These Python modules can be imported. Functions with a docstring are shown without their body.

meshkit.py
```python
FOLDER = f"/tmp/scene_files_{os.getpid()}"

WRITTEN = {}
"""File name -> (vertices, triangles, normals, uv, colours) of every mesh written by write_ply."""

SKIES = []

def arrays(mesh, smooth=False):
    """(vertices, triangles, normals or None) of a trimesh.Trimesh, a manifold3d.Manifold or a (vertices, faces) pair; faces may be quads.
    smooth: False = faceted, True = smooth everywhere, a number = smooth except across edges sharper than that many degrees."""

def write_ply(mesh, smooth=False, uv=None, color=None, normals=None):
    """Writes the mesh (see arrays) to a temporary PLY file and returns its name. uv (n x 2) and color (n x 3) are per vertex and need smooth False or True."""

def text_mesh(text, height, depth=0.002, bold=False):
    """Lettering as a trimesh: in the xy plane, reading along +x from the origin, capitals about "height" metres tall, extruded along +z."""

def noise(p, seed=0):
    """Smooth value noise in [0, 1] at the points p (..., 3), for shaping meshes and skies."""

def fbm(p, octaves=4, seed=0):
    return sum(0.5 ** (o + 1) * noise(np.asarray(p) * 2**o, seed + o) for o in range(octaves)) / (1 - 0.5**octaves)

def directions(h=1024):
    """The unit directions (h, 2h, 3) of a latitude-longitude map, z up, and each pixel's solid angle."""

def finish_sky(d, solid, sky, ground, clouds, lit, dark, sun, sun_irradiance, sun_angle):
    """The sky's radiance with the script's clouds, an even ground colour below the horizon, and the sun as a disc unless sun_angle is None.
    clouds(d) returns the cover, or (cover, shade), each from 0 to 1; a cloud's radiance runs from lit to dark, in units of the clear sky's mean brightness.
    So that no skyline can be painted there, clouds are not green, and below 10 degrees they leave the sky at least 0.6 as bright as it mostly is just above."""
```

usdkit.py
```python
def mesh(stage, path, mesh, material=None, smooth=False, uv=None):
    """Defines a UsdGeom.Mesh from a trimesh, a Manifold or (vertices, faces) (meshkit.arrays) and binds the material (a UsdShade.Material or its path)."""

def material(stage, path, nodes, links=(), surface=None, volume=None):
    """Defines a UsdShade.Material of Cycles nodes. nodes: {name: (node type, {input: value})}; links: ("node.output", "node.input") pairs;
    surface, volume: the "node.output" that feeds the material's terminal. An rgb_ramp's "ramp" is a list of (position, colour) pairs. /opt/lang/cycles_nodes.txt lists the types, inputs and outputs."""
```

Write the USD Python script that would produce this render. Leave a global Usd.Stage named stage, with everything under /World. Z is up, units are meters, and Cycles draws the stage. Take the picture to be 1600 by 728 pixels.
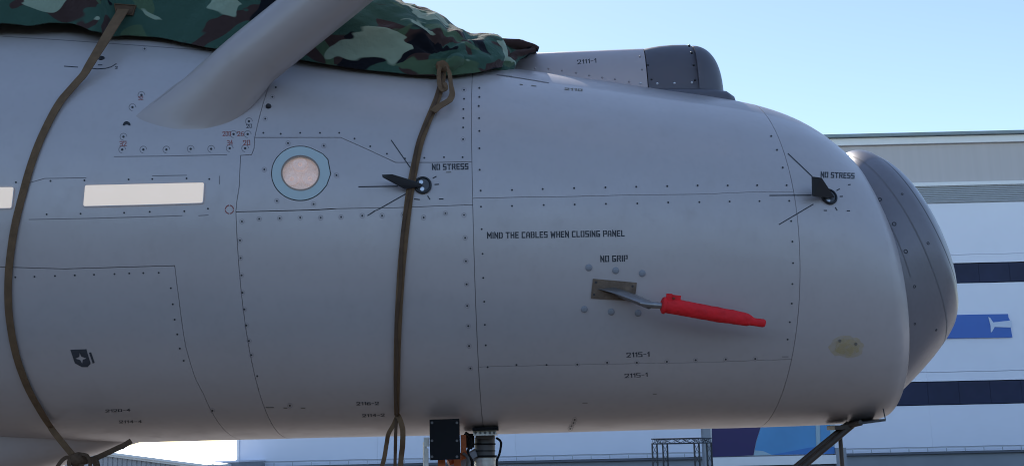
import math, random
import numpy as np
import trimesh, shapely, usdkit, meshkit
from shapely.geometry import Polygon, LineString, Point, box as sbox
from shapely.ops import unary_union, polygonize
from scipy.interpolate import LinearNDInterpolator, PchipInterpolator
from pxr import Usd, UsdGeom, UsdLux, UsdShade, Gf, Sdf, Vt

random.seed(7); RNG = np.random.default_rng(7)
stage = Usd.Stage.CreateInMemory()
UsdGeom.SetStageUpAxis(stage, UsdGeom.Tokens.z); UsdGeom.SetStageMetersPerUnit(stage, 1.0)
world = UsdGeom.Xform.Define(stage, '/World'); stage.SetDefaultPrim(world.GetPrim())
UsdGeom.Scope.Define(stage, '/World/Looks')

# ------------------------------------------------------------------ camera, sky, sun, exposure
EXPOSURE = 0.58
SUN_EL, SUN_AZ = math.radians(38), math.radians(-10)        # azimuth from +y towards +x
SKY_STRENGTH, SUN_INTENSITY = 0.115, 0.8
FOCAL_PX, PITCH, YAW, ROLL = 1816.43, 0.184694, -0.004584, 0.022
EYE = np.array([0.0, -4.0, 1.65])

def basis(pitch, yaw, roll):
    fw = np.array([math.sin(yaw)*math.cos(pitch), math.cos(yaw)*math.cos(pitch), math.sin(pitch)])
    r = np.cross(fw, [0, 0, 1]); r /= np.linalg.norm(r); u = np.cross(r, fw)
    c, s = math.cos(roll), math.sin(roll)
    return np.stack([c*r - s*u, s*r + c*u, -fw], 1)        # columns: right, up, back
B = basis(PITCH, YAW, ROLL)
cam = UsdGeom.Camera.Define(stage, '/World/camera')
m4 = np.eye(4); m4[:3, :3] = B.T; m4[3, :3] = EYE
cam.AddTransformOp().Set(Gf.Matrix4d(m4.tolist()))
cam.CreateHorizontalApertureAttr(36.0); cam.CreateVerticalApertureAttr(36.0*728/1600)
cam.CreateFocalLengthAttr(36.0*FOCAL_PX/1600); cam.CreateClippingRangeAttr(Gf.Vec2f(0.05, 5000))
cam.CreateExposureAttr(EXPOSURE)

sun_dir = np.array([math.cos(SUN_EL)*math.sin(SUN_AZ), math.cos(SUN_EL)*math.cos(SUN_AZ), math.sin(SUN_EL)])
sky_mat = usdkit.material(stage, '/World/Looks/sky', {
    'sky': ('sky_texture', {'sky_type': 'single_scattering', 'sun_disc': False, 'sun_elevation': SUN_EL, 'sun_rotation': SUN_AZ,
                            'air_density': 1.0, 'aerosol_density': 0.12, 'ozone_density': 1.0, 'altitude': 50.0}),
    'bg': ('background_shader', {'strength': SKY_STRENGTH})},
    [('sky.color', 'bg.color')], surface='bg.background')
dome = UsdLux.DomeLight.Define(stage, '/World/sky')
UsdShade.MaterialBindingAPI.Apply(dome.GetPrim()).Bind(sky_mat)
dome.GetPrim().SetCustomDataByKey('kind', 'structure')
sun = UsdLux.DistantLight.Define(stage, '/World/sun')
sun.CreateIntensityAttr(SUN_INTENSITY); sun.CreateAngleAttr(0.5); sun.CreateNormalizeAttr(True); sun.CreateColorAttr(Gf.Vec3f(1.0, 0.94, 0.86))
zax = sun_dir; xax = np.cross([0, 0, 1], zax); xax /= np.linalg.norm(xax); yax = np.cross(zax, xax)
ms = np.eye(4); ms[0, :3], ms[1, :3], ms[2, :3] = xax, yax, zax
sun.AddTransformOp().Set(Gf.Matrix4d(ms.tolist()))

# ------------------------------------------------------------------ helpers
_used = {}
def numbered(path):
    n = _used.get(path, 0); _used[path] = n + 1
    return path if n == 0 else f'{path}_{n:03d}'

class Node:
    def __init__(self, path, base): self.path, self.base = path, np.asarray(base, float)

def tag(prim, label=None, cat=None, group=None, kind=None):
    for k, v in (('label', label), ('category', cat), ('group', group), ('kind', kind)):
        if v: prim.SetCustomDataByKey(k, v)

def thing(name, label, cat, base=(0, 0, 0), group=None, kind=None):
    p = numbered('/World/' + name)
    x = UsdGeom.Xform.Define(stage, p); x.AddTranslateOp().Set(Gf.Vec3d(*map(float, base)))
    tag(x.GetPrim(), label, cat, group, kind)
    return Node(p, base)

# the aircraft is described in its own frame; pose(P) sets it into the world
B_AIR = basis(PITCH, YAW, 0.031025)
ROT = B @ B_AIR.T
def pose(P): return (np.asarray(P, float) - [0, -4.0, 0]) @ ROT.T + EYE

def emit(name, mesh, mat, parent, smooth=False, air=True, normals=None, label=None, kind=None):
    if isinstance(mesh, trimesh.Trimesh): v, f = np.asarray(mesh.vertices, float), np.asarray(mesh.faces)
    elif hasattr(mesh, 'to_mesh'):
        mm = mesh.to_mesh(); v, f = np.asarray(mm.vert_properties[:, :3], float), np.asarray(mm.tri_verts)
    else:
        v, f = np.asarray(mesh[0], float), np.asarray(mesh[1])
        if f.shape[1] == 4: f = np.vstack([f[:, [0, 1, 2]], f[:, [0, 2, 3]]])
    if air: v = pose(v)
    base = parent.base if parent is not None else np.zeros(3)
    p = numbered((parent.path if parent is not None else '/World') + '/' + name)
    g = usdkit.mesh(stage, p, (v - base, f), MAT[mat], smooth if normals is None else False)
    if normals is not None:
        n = np.asarray(normals, float)
        if air: n = n @ ROT.T
        g.CreateNormalsAttr(Vt.Vec3fArray.FromNumpy(n.astype(np.float32))); g.SetNormalsInterpolation('vertex')
    tag(g.GetPrim(), label=label, kind=kind)
    return Node(p, base)

def cat_(ms):
    ms = [x if isinstance(x, trimesh.Trimesh) else trimesh.Trimesh(np.asarray(x[0]), np.asarray(x[1]), process=False) for x in ms]
    return trimesh.util.concatenate(ms)

def bx(lo, hi):
    lo, hi = np.minimum(lo, hi), np.maximum(lo, hi)
    b = trimesh.creation.box(hi - lo); b.apply_translation((np.asarray(lo) + hi)/2); return b

def frames(P):
    P = np.asarray(P, float); t = np.gradient(P, axis=0); t /= np.linalg.norm(t, axis=1, keepdims=True)
    return t

def smooth_path(P, n):
    P = np.asarray(P, float); d = np.r_[0, np.cumsum(np.linalg.norm(np.diff(P, axis=0), axis=1))]
    s = np.linspace(0, d[-1], n)
    return np.stack([PchipInterpolator(d, P[:, k])(s) for k in range(P.shape[1])], 1)

def tube(P, rad, sides=16, caps=True, squash=None, up=None):
    """swept tube; squash = (direction field, factor) flattens it"""
    P = np.asarray(P, float); t = frames(P); n = len(P)
    rad = np.broadcast_to(np.asarray(rad, float), (n,))
    a = np.zeros((n, 3)); ref = np.array([0, 0, 1.0]) if up is None else np.asarray(up, float)
    if abs(t[0] @ ref) > .95: ref = np.array([1.0, 0, 0])
    prev = ref
    for i in range(n):
        x = prev - t[i]*(t[i] @ prev); x /= np.linalg.norm(x); a[i] = x; prev = x
    b = np.cross(t, a); ang = np.arange(sides)*2*np.pi/sides
    sq = 1.0 if squash is None else squash
    V = P[:, None] + rad[:, None, None]*(np.cos(ang)[None, :, None]*a[:, None]*sq + np.sin(ang)[None, :, None]*b[:, None])
    V = V.reshape(-1, 3)
    i, j = np.meshgrid(np.arange(n-1), np.arange(sides), indexing='ij')
    q = np.stack([i*sides+j, i*sides+(j+1) % sides, (i+1)*sides+(j+1) % sides, (i+1)*sides+j], -1).reshape(-1, 4)
    F = np.vstack([q[:, [0, 1, 2]], q[:, [0, 2, 3]]])
    if caps:
        c0, c1 = len(V), len(V)+1; V = np.vstack([V, P[0], P[-1]])
        k = np.arange(sides); k2 = (k+1) % sides
        F = np.vstack([F, np.stack([np.full(sides, c0), k2, k], 1), np.stack([np.full(sides, c1), (n-1)*sides+k, (n-1)*sides+k2], 1)])
    m = trimesh.Trimesh(V, F, process=False); m.fix_normals() if False else None
    return m

def ribbon(P, N, width, thick):
    """flat band along P whose faces look along N"""
    P = np.asarray(P, float); N = np.asarray(N, float); t = frames(P); n = len(P)
    w = np.cross(t, N); w /= np.linalg.norm(w, axis=1, keepdims=True); N = np.cross(w, t)
    width = np.broadcast_to(np.asarray(width, float), (n,))[:, None]
    h = thick/2
    prof = [(-1, -1), (1, -1), (1, 1), (-1, 1)]
    V = np.stack([P + w*width/2*a + N*h*b for a, b in prof], 1).reshape(-1, 3)
    i, j = np.meshgrid(np.arange(n-1), np.arange(4), indexing='ij')
    q = np.stack([i*4+j, i*4+(j+1) % 4, (i+1)*4+(j+1) % 4, (i+1)*4+j], -1).reshape(-1, 4)
    F = np.vstack([q[:, [0, 1, 2]], q[:, [0, 2, 3]], [[0, 2, 1], [0, 3, 2]], [[4*n-4, 4*n-3, 4*n-2], [4*n-4, 4*n-2, 4*n-1]]])
    m = trimesh.Trimesh(V, F, process=True); m.fix_normals(); return m

def hull(pts): return trimesh.convex.convex_hull(np.asarray(pts, float))

def grid_faces(n, m, wrap=False):
    i, j = np.meshgrid(np.arange(n-1), np.arange(m if wrap else m-1), indexing='ij')
    q = np.stack([i*m+j, (i+1)*m+j, (i+1)*m+(j+1) % m, i*m+(j+1) % m], -1).reshape(-1, 4)
    return np.vstack([q[:, [0, 1, 2]], q[:, [0, 2, 3]]])

# ------------------------------------------------------------------ materials
MAT = {}
def paint(name, col, rough=0.5, var=0.06, scale=3.0, metallic=0.0, bump=0.0, bscale=60.0, spec=None, stretch=(1, 1, 1), coat=0.0, glow=None):
    c = np.array(col, float)
    nodes = {'g': ('geometry', {}), 'map': ('mapping', {'scale': stretch}),
             'n': ('noise_texture', {'scale': scale, 'detail': 6.0, 'roughness': 0.6}),
             'r': ('rgb_ramp', {'ramp': [(0.3, tuple(c*(1-var))), (0.7, tuple(c*(1+var)))]}),
             'p': ('principled_bsdf', {'roughness': rough, 'metallic': metallic, 'coat_weight': coat, 'coat_roughness': 0.2})}
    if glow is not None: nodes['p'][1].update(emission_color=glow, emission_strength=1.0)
    if spec is not None: nodes['p'][1]['specular_ior_level'] = spec
    links = [('g.position', 'map.vector'), ('map.vector', 'n.vector'), ('n.fac', 'r.fac'), ('r.color', 'p.base_color')]
    if bump:
        nodes['n2'] = ('noise_texture', {'scale': bscale, 'detail': 4.0}); nodes['b'] = ('bump', {'strength': bump, 'distance': 0.01})
        links += [('g.position', 'n2.vector'), ('n2.fac', 'b.height'), ('b.normal', 'p.normal')]
    MAT[name] = usdkit.material(stage, '/World/Looks/' + name, nodes, links, surface='p.BSDF')

SKIN = (0.535, 0.475, 0.475)
def skin_paint(name, col, rough, metal=0.32):
    c = np.array(col)
    MAT[name] = usdkit.material(stage, '/World/Looks/' + name, {
        'g': ('geometry', {}), 'mp': ('mapping', {'scale': (0.6, 1.0, 1.6)}), 'mp2': ('mapping', {'scale': (1.6, 1.6, 1.2)}),
        'n': ('noise_texture', {'scale': 2.2, 'detail': 7.0, 'roughness': 0.62}),
        'n3': ('noise_texture', {'scale': 9.0, 'detail': 6.0, 'roughness': 0.7}),
        'r': ('rgb_ramp', {'ramp': [(0.25, tuple(c*0.93)), (0.5, tuple(c)), (0.78, tuple(c*1.06))]}),
        'r3': ('rgb_ramp', {'ramp': [(0.55, (1, 1, 1)), (0.8, (0.93, 0.92, 0.91))]}),
        'mx': ('mix', {'mix_type': 'multiply', 'fac': 1.0}),
        'rr': ('map_range', {'from_min': 0.3, 'from_max': 0.7, 'to_min': rough-0.04, 'to_max': rough+0.06}),
        'wv': ('noise_texture', {'scale': 5.5, 'detail': 1.0}), 'b': ('bump', {'strength': 0.10, 'distance': 0.02}),
        'oi': ('object_info', {}), 'pv': ('map_range', {'to_min': 0.965, 'to_max': 1.035}), 'cb': ('combine_color', {}), 'mp_': ('mix', {'mix_type': 'multiply', 'fac': 1.0}),
        'w2': ('noise_texture', {'scale': 1.7, 'detail': 2.0}), 'b2': ('bump', {'strength': 0.22, 'distance': 0.03}),
        'p': ('principled_bsdf', {'specular_ior_level': 0.6, 'metallic': metal})},
        [('g.position', 'mp.vector'), ('mp.vector', 'n.vector'), ('g.position', 'mp2.vector'), ('mp2.vector', 'n3.vector'), ('n.fac', 'r.fac'), ('n3.fac', 'r3.fac'),
         ('r.color', 'mx.color1'), ('r3.color', 'mx.color2'), ('oi.random', 'pv.value'), ('pv.result', 'cb.r'), ('pv.result', 'cb.g'), ('pv.result', 'cb.b'), ('mx.color', 'mp_.color1'), ('cb.color', 'mp_.color2'), ('mp_.color', 'p.base_color'), ('n3.fac', 'rr.value'), ('rr.result', 'p.roughness'),
         ('mp.vector', 'wv.vector'), ('wv.fac', 'b.height'), ('g.position', 'w2.vector'), ('w2.fac', 'b2.height'), ('b2.normal', 'b.normal'), ('b.normal', 'p.normal')], surface='p.BSDF')
skin_paint('aircraft_grey', SKIN, 0.36)
skin_paint('fairing_grey', (0.52, 0.45, 0.46), 0.42)
skin_paint('probe_grey', (0.49, 0.41, 0.39), 0.38)
skin_paint('nose_ring_grey', (0.25, 0.225, 0.245), 0.34)
skin_paint('sensor_dark_grey', (0.125, 0.115, 0.135), 0.42)
paint('seam_sealant', (0.10, 0.095, 0.10), 0.8)
paint('stencil_ink', (0.045, 0.045, 0.055), 0.6, var=0.15, scale=80)
paint('stencil_faded', (0.19, 0.165, 0.14), 0.6)
paint('stencil_red', (0.32, 0.09, 0.08), 0.6)
paint('scribe_line', (0.2, 0.18, 0.19), 0.6)
paint('rivet_dark', (0.045, 0.043, 0.048), 0.5)
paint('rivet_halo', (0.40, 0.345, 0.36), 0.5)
paint('bolt_grey', (0.27, 0.27, 0.30), 0.3)
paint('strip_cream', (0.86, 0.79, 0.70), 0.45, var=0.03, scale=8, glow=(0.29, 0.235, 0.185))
paint('light_ring_blue', (0.52, 0.60, 0.61), 0.4, var=0.03)
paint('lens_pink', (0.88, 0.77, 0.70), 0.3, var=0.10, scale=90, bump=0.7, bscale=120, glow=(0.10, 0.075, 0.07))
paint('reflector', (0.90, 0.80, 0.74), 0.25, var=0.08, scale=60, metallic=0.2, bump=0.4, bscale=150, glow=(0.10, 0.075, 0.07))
paint('rim_bronze', (0.30, 0.22, 0.18), 0.35, metallic=0.7)
paint('vane_black', (0.018, 0.018, 0.022), 0.38)
paint('vane_grey', (0.09, 0.09, 0.10), 0.4)
paint('screw_steel', (0.75, 0.75, 0.78), 0.25, metallic=0.8)
paint('probe_bronze', (0.20, 0.145, 0.11), 0.42, var=0.35, scale=45, metallic=0.5)
paint('probe_steel', (0.34, 0.32, 0.32), 0.26, var=0.12, scale=40, metallic=0.85)
paint('cover_red', (0.86, 0.012, 0.020), 0.75, var=0.12, scale=30, bump=0.5, bscale=45)
paint('webbing_tan', (0.19, 0.108, 0.055), 0.85, var=0.2, scale=30, bump=0.5, bscale=900)
paint('webbing_dark', (0.11, 0.062, 0.036), 0.9, var=0.2, scale=30, bump=0.4, bscale=600)
paint('equipment_black', (0.010, 0.010, 0.012), 0.8, spec=.2)
paint('marker_orange', (0.50, 0.11, 0.025), 0.5, var=0.1, scale=20)
paint('polished_steel', (0.80, 0.78, 0.76), 0.28, metallic=0.35, var=0.15, scale=30)
paint('strut_grey', (0.13, 0.12, 0.12), 0.5, var=0.12, scale=25)
paint('gear_grey', (0.30, 0.30, 0.34), 0.45)
paint('pole_dark', (0.065, 0.045, 0.036), 0.45, var=0.3, scale=12)
paint('truss_black', (0.03, 0.035, 0.045), 0.5)
paint('tyre_rubber', (0.02, 0.02, 0.02), 0.8)
paint('dark_apron', (0.065, 0.058, 0.052), 0.9, var=0.3, scale=1.5, bump=0.3, bscale=60)  # dark tone for the added slab that soaks up ground bounce
paint('blocker_green', (0.035, 0.05, 0.02), 0.9, var=0.4, scale=0.3, bump=0.8, bscale=0.8)  # dark green for the added hill that holds back low sky light
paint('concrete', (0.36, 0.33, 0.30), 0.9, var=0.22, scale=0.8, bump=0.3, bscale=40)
paint('facade_white', (0.80, 0.81, 0.91), 0.5, var=0.03, scale=0.25)
paint('facade_trim', (0.82, 0.82, 0.84), 0.5, var=0.02)
paint('facade_grey', (0.52, 0.48, 0.49), 0.5, var=0.04, scale=0.4, stretch=(6, 1, 0.3))
paint('roof_cap', (0.24, 0.30, 0.33), 0.5)
paint('louvre_slat', (0.42, 0.44, 0.48), 0.5)
paint('louvre_back', (0.13, 0.14, 0.17), 0.7)
paint('plinth_grey', (0.28, 0.30, 0.34), 0.7, var=0.08, scale=0.5)
paint('pane_navy', (0.024, 0.030, 0.072), 0.45, var=0.3, scale=0.3, spec=.25)
paint('mullion_navy', (0.018, 0.022, 0.05), 0.5, spec=.2)
paint('sign_blue', (0.055, 0.15, 0.50), 0.5, var=0.02)
paint('sign_white', (0.60, 0.66, 0.80), 0.5, var=0.01)
paint('banner_purple', (0.030, 0.020, 0.11), 0.5, var=0.03)
paint('banner_blue', (0.09, 0.30, 0.58), 0.5, var=0.10, scale=0.4)
paint('banner_deep', (0.05, 0.19, 0.50), 0.5, var=0.03)
paint('banner_pale', (0.34, 0.48, 0.56), 0.5, var=0.03)
paint('shed_ribbed', (0.36, 0.38, 0.42), 0.5)
paint('shed_trim', (0.80, 0.82, 0.83), 0.5)
def camo():
    nodes = {'g': ('geometry', {}), 'mp': ('mapping', {'rotation': (0.3, 0.5, 0.2), 'scale': (1.0, 1.5, 1.7)})}
    links = [('g.position', 'mp.vector')]
    base = (0.058, 0.125, 0.098)
    prev = None
    layers = [('brown', 4.4, 0.535, (0.075, 0.046, 0.044), (1.3, 4.1, 0.2)), ('olive', 4.2, 0.60, (0.10, 0.165, 0.10), (5.3, 0.4, 3.2)),
              ('black', 4.3, 0.60, (0.012, 0.013, 0.02), (7.7, 2.4, 6.0)), ('sage', 4.0, 0.595, (0.36, 0.45, 0.35), (2.2, 9.1, 4.4))]
    for k, (nm, sc, th, col, off) in enumerate(layers):
        nodes['m'+nm] = ('mapping', {'location': off}); nodes['n'+nm] = ('noise_texture', {'scale': sc, 'detail': 2.0, 'roughness': 0.45, 'distortion': 0.9})
        nodes['r'+nm] = ('rgb_ramp', {'ramp': [(th-0.006, (0, 0, 0)), (th+0.006, (1, 1, 1))]})
        nodes['x'+nm] = ('mix', {'color2': col, 'color1': base})
        links += [('mp.vector', f'm{nm}.vector'), (f'm{nm}.vector', f'n{nm}.vector'), (f'n{nm}.fac', f'r{nm}.fac'), (f'r{nm}.color', f'x{nm}.fac')]
        if prev: links.append((prev, f'x{nm}.color1'))
        prev = f'x{nm}.color'
    nodes['w'] = ('noise_texture', {'scale': 500.0, 'detail': 2.0}); nodes['f'] = ('noise_texture', {'scale': 16.0, 'detail': 4.0})
    nodes['b1'] = ('bump', {'strength': 0.6, 'distance': 0.025}); nodes['b'] = ('bump', {'strength': 0.25, 'distance': 0.002})
    nodes['p'] = ('principled_bsdf', {'roughness': 0.9, 'sheen_weight': 0.1, 'specular_ior_level': 0.08, 'diffuse_roughness': 0.6})
    links += [('g.position', 'w.vector'), ('g.position', 'f.vector'), ('f.fac', 'b1.height'), ('b1.normal', 'b.normal'), ('w.fac', 'b.height'), ('b.normal', 'p.normal'), (prev, 'p.base_color')]
    MAT['camouflage_cloth'] = usdkit.material(stage, '/World/Looks/camouflage_cloth', nodes, links, surface='p.BSDF')
camo()
MAT['glass_pane'] = usdkit.material(stage, '/World/Looks/glass_pane', {
    't': ('transparent_bsdf', {'color': (0.97, 0.95, 0.95)}), 'gl': ('glossy_bsdf', {'roughness': 0.03, 'color': (1, 1, 1)}), 'fr': ('fresnel', {'IOR': 1.5}), 'm': ('mix_closure', {})},
    [('fr.fac', 'm.fac'), ('t.BSDF', 'm.closure1'), ('gl.BSDF', 'm.closure2')], surface='m.closure')
MAT['tape_residue'] = usdkit.material(stage, '/World/Looks/tape_residue', {
    'g': ('geometry', {}), 'n': ('noise_texture', {'scale': 55.0, 'detail': 5.0}), 'r': ('rgb_ramp', {'ramp': [(0.25, (0.12, 0.12, 0.12)), (0.65, (0.42, 0.42, 0.42))]}),
    't': ('transparent_bsdf', {}), 'd': ('principled_bsdf', {'base_color': (0.50, 0.37, 0.19), 'roughness': 0.6}), 'm': ('mix_closure', {})},
    [('g.position', 'n.vector'), ('n.fac', 'r.fac'), ('r.color', 'm.fac'), ('t.BSDF', 'm.closure1'), ('d.BSDF', 'm.closure2')], surface='m.closure')

# ------------------------------------------------------------------ fuselage surface S(x, theta): theta 0 = near side, 90 deg = top
XK = np.array([-1.6, -.8, 0, .5, .9, 1.15, 1.2])
ZT = PchipInterpolator(XK, [1.565, 1.436, 1.318, 1.23228, 1.15018, 0.99913, 0.90263])
ZB = PchipInterpolator(XK, [0.067703, 0.063363, 0.056104, 0.054648, 0.051906, 0.056622, 0.070776])
X370, X740, X1250, XLIP = -0.824133, -0.129496, 0.849331, 1.199998
def section(x):
    xc = np.clip(x, -1.6, XLIP); a, b = ZT(xc), ZB(xc); h = (a-b)/2
    return a, b, b + .98*h, .97*h
def S(x, th):
    x, th = np.asarray(x, float), np.asarray(th, float)
    a, b, zm, w = section(x); c, s = np.cos(th), np.sin(th)
    e = np.where(s < 0, 2/2.25, 1.0)
    y = -w*np.sign(c)*np.abs(c)**e
    z = zm + np.where(s > 0, a-zm, zm-b)*np.sign(s)*np.abs(s)**e
    k = np.interp(x, [X370, X740, X1250, XLIP], [-0.043971, 0, 0.020527, -0.065895]); kk = np.interp(x, [X740, X1250, XLIP], [0, -0.157409, -0.113004])
    return np.stack([x + k*(z-zm) + kk*(z-zm)**2, y, z], -1)
def SN(x, th):
    d = 1e-4; x = np.minimum(x, XLIP-d)
    n = np.cross(S(x+d, th)-S(x-d, th), S(x, th+d)-S(x, th-d))
    return n/np.maximum(np.linalg.norm(n, axis=-1, keepdims=True), 1e-12)
VS = 0.62                                                    # v = VS * theta, so that u, v are both metres
def on(u, v, h=0.0):
    u, v = np.asarray(u, float), np.asarray(v, float)
    return S(u, v/VS) + np.asarray(h)[..., None]*SN(u, v/VS)
CF = np.array([0, -4.0, 0])
def px_of(P):
    d = (np.asarray(P) - CF) @ B_AIR; return 800 + FOCAL_PX*d[..., 0]/-d[..., 2], 364 - FOCAL_PX*d[..., 1]/-d[..., 2]
def ray(px, py, basis_=None):
    b = B_AIR if basis_ is None else basis_
    d = b @ np.array([(px-800)/FOCAL_PX, (364-py)/FOCAL_PX, -1.0]); return d/np.linalg.norm(d)
def fat(px, py, Y):                                          # a point of the aircraft frame on the plane y = Y
    d = ray(px, py); return CF + d*((Y - CF[1])/d[1])
def wat(px, py, Y):                                          # the same in the world
    d = ray(px, py, B); return EYE + d*((Y - EYE[1])/d[1])
_u = np.r_[np.linspace(-1.95, 1.0, 150), np.linspace(1.004, XLIP, 50)]; _t = np.linspace(-1.5, 1.9, 170)
_U, _T = np.meshgrid(_u, _t, indexing='ij'); _P = S(_U, _T); _N = SN(_U, _T)
_f = ((_P - CF)*_N).sum(-1) < -0.012
_px, _py = px_of(_P[_f]); _LU = LinearNDInterpolator(np.stack([_px, _py], 1), np.stack([_U[_f], VS*_T[_f]], 1))
def uv(pts):
    pts = np.asarray(pts, float); r = _LU(pts)
    if np.isnan(r).any():
        bad = np.isnan(r[..., 0]); d = ((np.stack([_px, _py], 1)[None] - pts[bad][:, None])**2).sum(-1).argmin(1)
        r[bad] = np.stack([_U[_f], VS*_T[_f]], 1)[d]
    return r
def sp(px, py, h=0.0):                                       # point h above the skin under pixel (px, py), and the normal there
    u, v = uv([[px, py]])[0]; p = S(u, v/VS); n = SN(np.float64(u), v/VS); d = ray(px, py)
    return p - d*(h/max(abs(d @ n), 0.25)), n

def tri2d(poly):
    out = []
    for g in getattr(poly, 'geoms', [poly]):
        if g.geom_type == 'Polygon' and g.area > 1e-10:
            v, f = trimesh.creation.triangulate_polygon(shapely.geometry.polygon.orient(g), engine='earcut')
            used, inv = np.unique(f, return_inverse=True); out.append((np.asarray(v)[used], inv.reshape(-1, 3)))
    return out
def sheet(poly, off=0.0, depth=0.0, cell=0.02):
    """a sheet of skin in the shape of a polygon of (u, v), off above the fuselage surface, with walls depth deep"""
    V, F, N, n0 = [], [], [], 0
    x0, y0, x1, y1 = poly.bounds
    tiles = []
    if max(x1-x0, y1-y0) <= cell*1.6: tiles = tri2d(poly)
    else:
        gx, gy = np.linspace(x0, x1, max(2, int((x1-x0)/cell)+2)), np.linspace(y0, y1, max(2, int((y1-y0)/cell)+2))
        i, j = np.meshgrid(np.arange(len(gx)-1), np.arange(len(gy)-1), indexing='ij'); i, j = i.ravel(), j.ravel()
        bxs = shapely.box(gx[i], gy[j], gx[i+1], gy[j+1]); shapely.prepare(poly)
        inside = shapely.contains_properly(poly, bxs); hit = shapely.intersects(poly, bxs) & ~inside
        ii, jj = i[inside], j[inside]
        vid = np.arange(len(gx)*len(gy)).reshape(len(gx), len(gy))
        q = np.stack([vid[ii, jj], vid[ii+1, jj], vid[ii+1, jj+1], vid[ii, jj+1]], 1)
        if len(q):
            GX, GY = np.meshgrid(gx, gy, indexing='ij'); used, inv = np.unique(q, return_inverse=True); q = inv.reshape(q.shape)
            tiles.append((np.stack([GX.ravel()[used], GY.ravel()[used]], 1), np.vstack([q[:, [0, 1, 2]], q[:, [0, 2, 3]]])))
        for g in shapely.intersection(poly, bxs[hit]): tiles += tri2d(g)
    for v, f in tiles:
        a = v[f[:, 1]] - v[f[:, 0]]; b = v[f[:, 2]] - v[f[:, 0]]; flip = (a[:, 0]*b[:, 1]-a[:, 1]*b[:, 0]) < 0
        f = np.where(flip[:, None], f[:, [0, 2, 1]], f)
        V.append(on(v[:, 0], v[:, 1], np.full(len(v), off))); N.append(SN(v[:, 0], v[:, 1]/VS)); F.append(f+n0); n0 += len(v)
    if depth:
        for g in getattr(poly, 'geoms', [poly]):
            g = shapely.geometry.polygon.orient(g)
            for ring in [g.exterior, *g.interiors]:
                c = np.asarray(shapely.segmentize(ring, cell).coords)
                top, low = on(c[:, 0], c[:, 1], np.full(len(c), off)), on(c[:, 0], c[:, 1], np.full(len(c), off-depth))
                t = np.gradient(top, axis=0); nn = np.cross(t, SN(c[:, 0], c[:, 1]/VS)); nn /= np.linalg.norm(nn, axis=1, keepdims=True)+1e-12
                k = len(c); V.append(np.vstack([top, low])); N.append(np.vstack([nn, nn])); i = np.arange(k-1)
                F.append(np.vstack([np.stack([i, i+k, i+1+k], 1), np.stack([i, i+1+k, i+1], 1)])+n0); n0 += 2*k
    return np.vstack(V), np.vstack(F), np.vstack(N)
def emit_sheet(name, poly, mat, parent, off, depth=0.0, cell=0.02, label=None, kind=None):
    v, f, n = sheet(poly, off, depth, cell); return emit(name, (v, f), mat, parent, normals=n, label=label, kind=kind)
def puv(poly, seg=3.0):                                      # a polygon drawn in photograph pixels, laid on the skin
    poly = shapely.segmentize(poly, seg); q = shapely.transform(poly, lambda c: uv(c)); return q if q.is_valid else q.buffer(0)
def joined(polys, mat, name, parent, off, label=None, kind=None):
    V, F, N, n = [], [], [], 0
    for p in polys:
        q = puv(p)
        if q.is_empty: continue
        v, f, nn = sheet(q, off); V.append(v); F.append(f+n); N.append(nn); n += len(v)
    return emit(name, (np.vstack(V), np.vstack(F)), mat, parent, normals=np.vstack(N), label=label, kind=kind)
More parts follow.
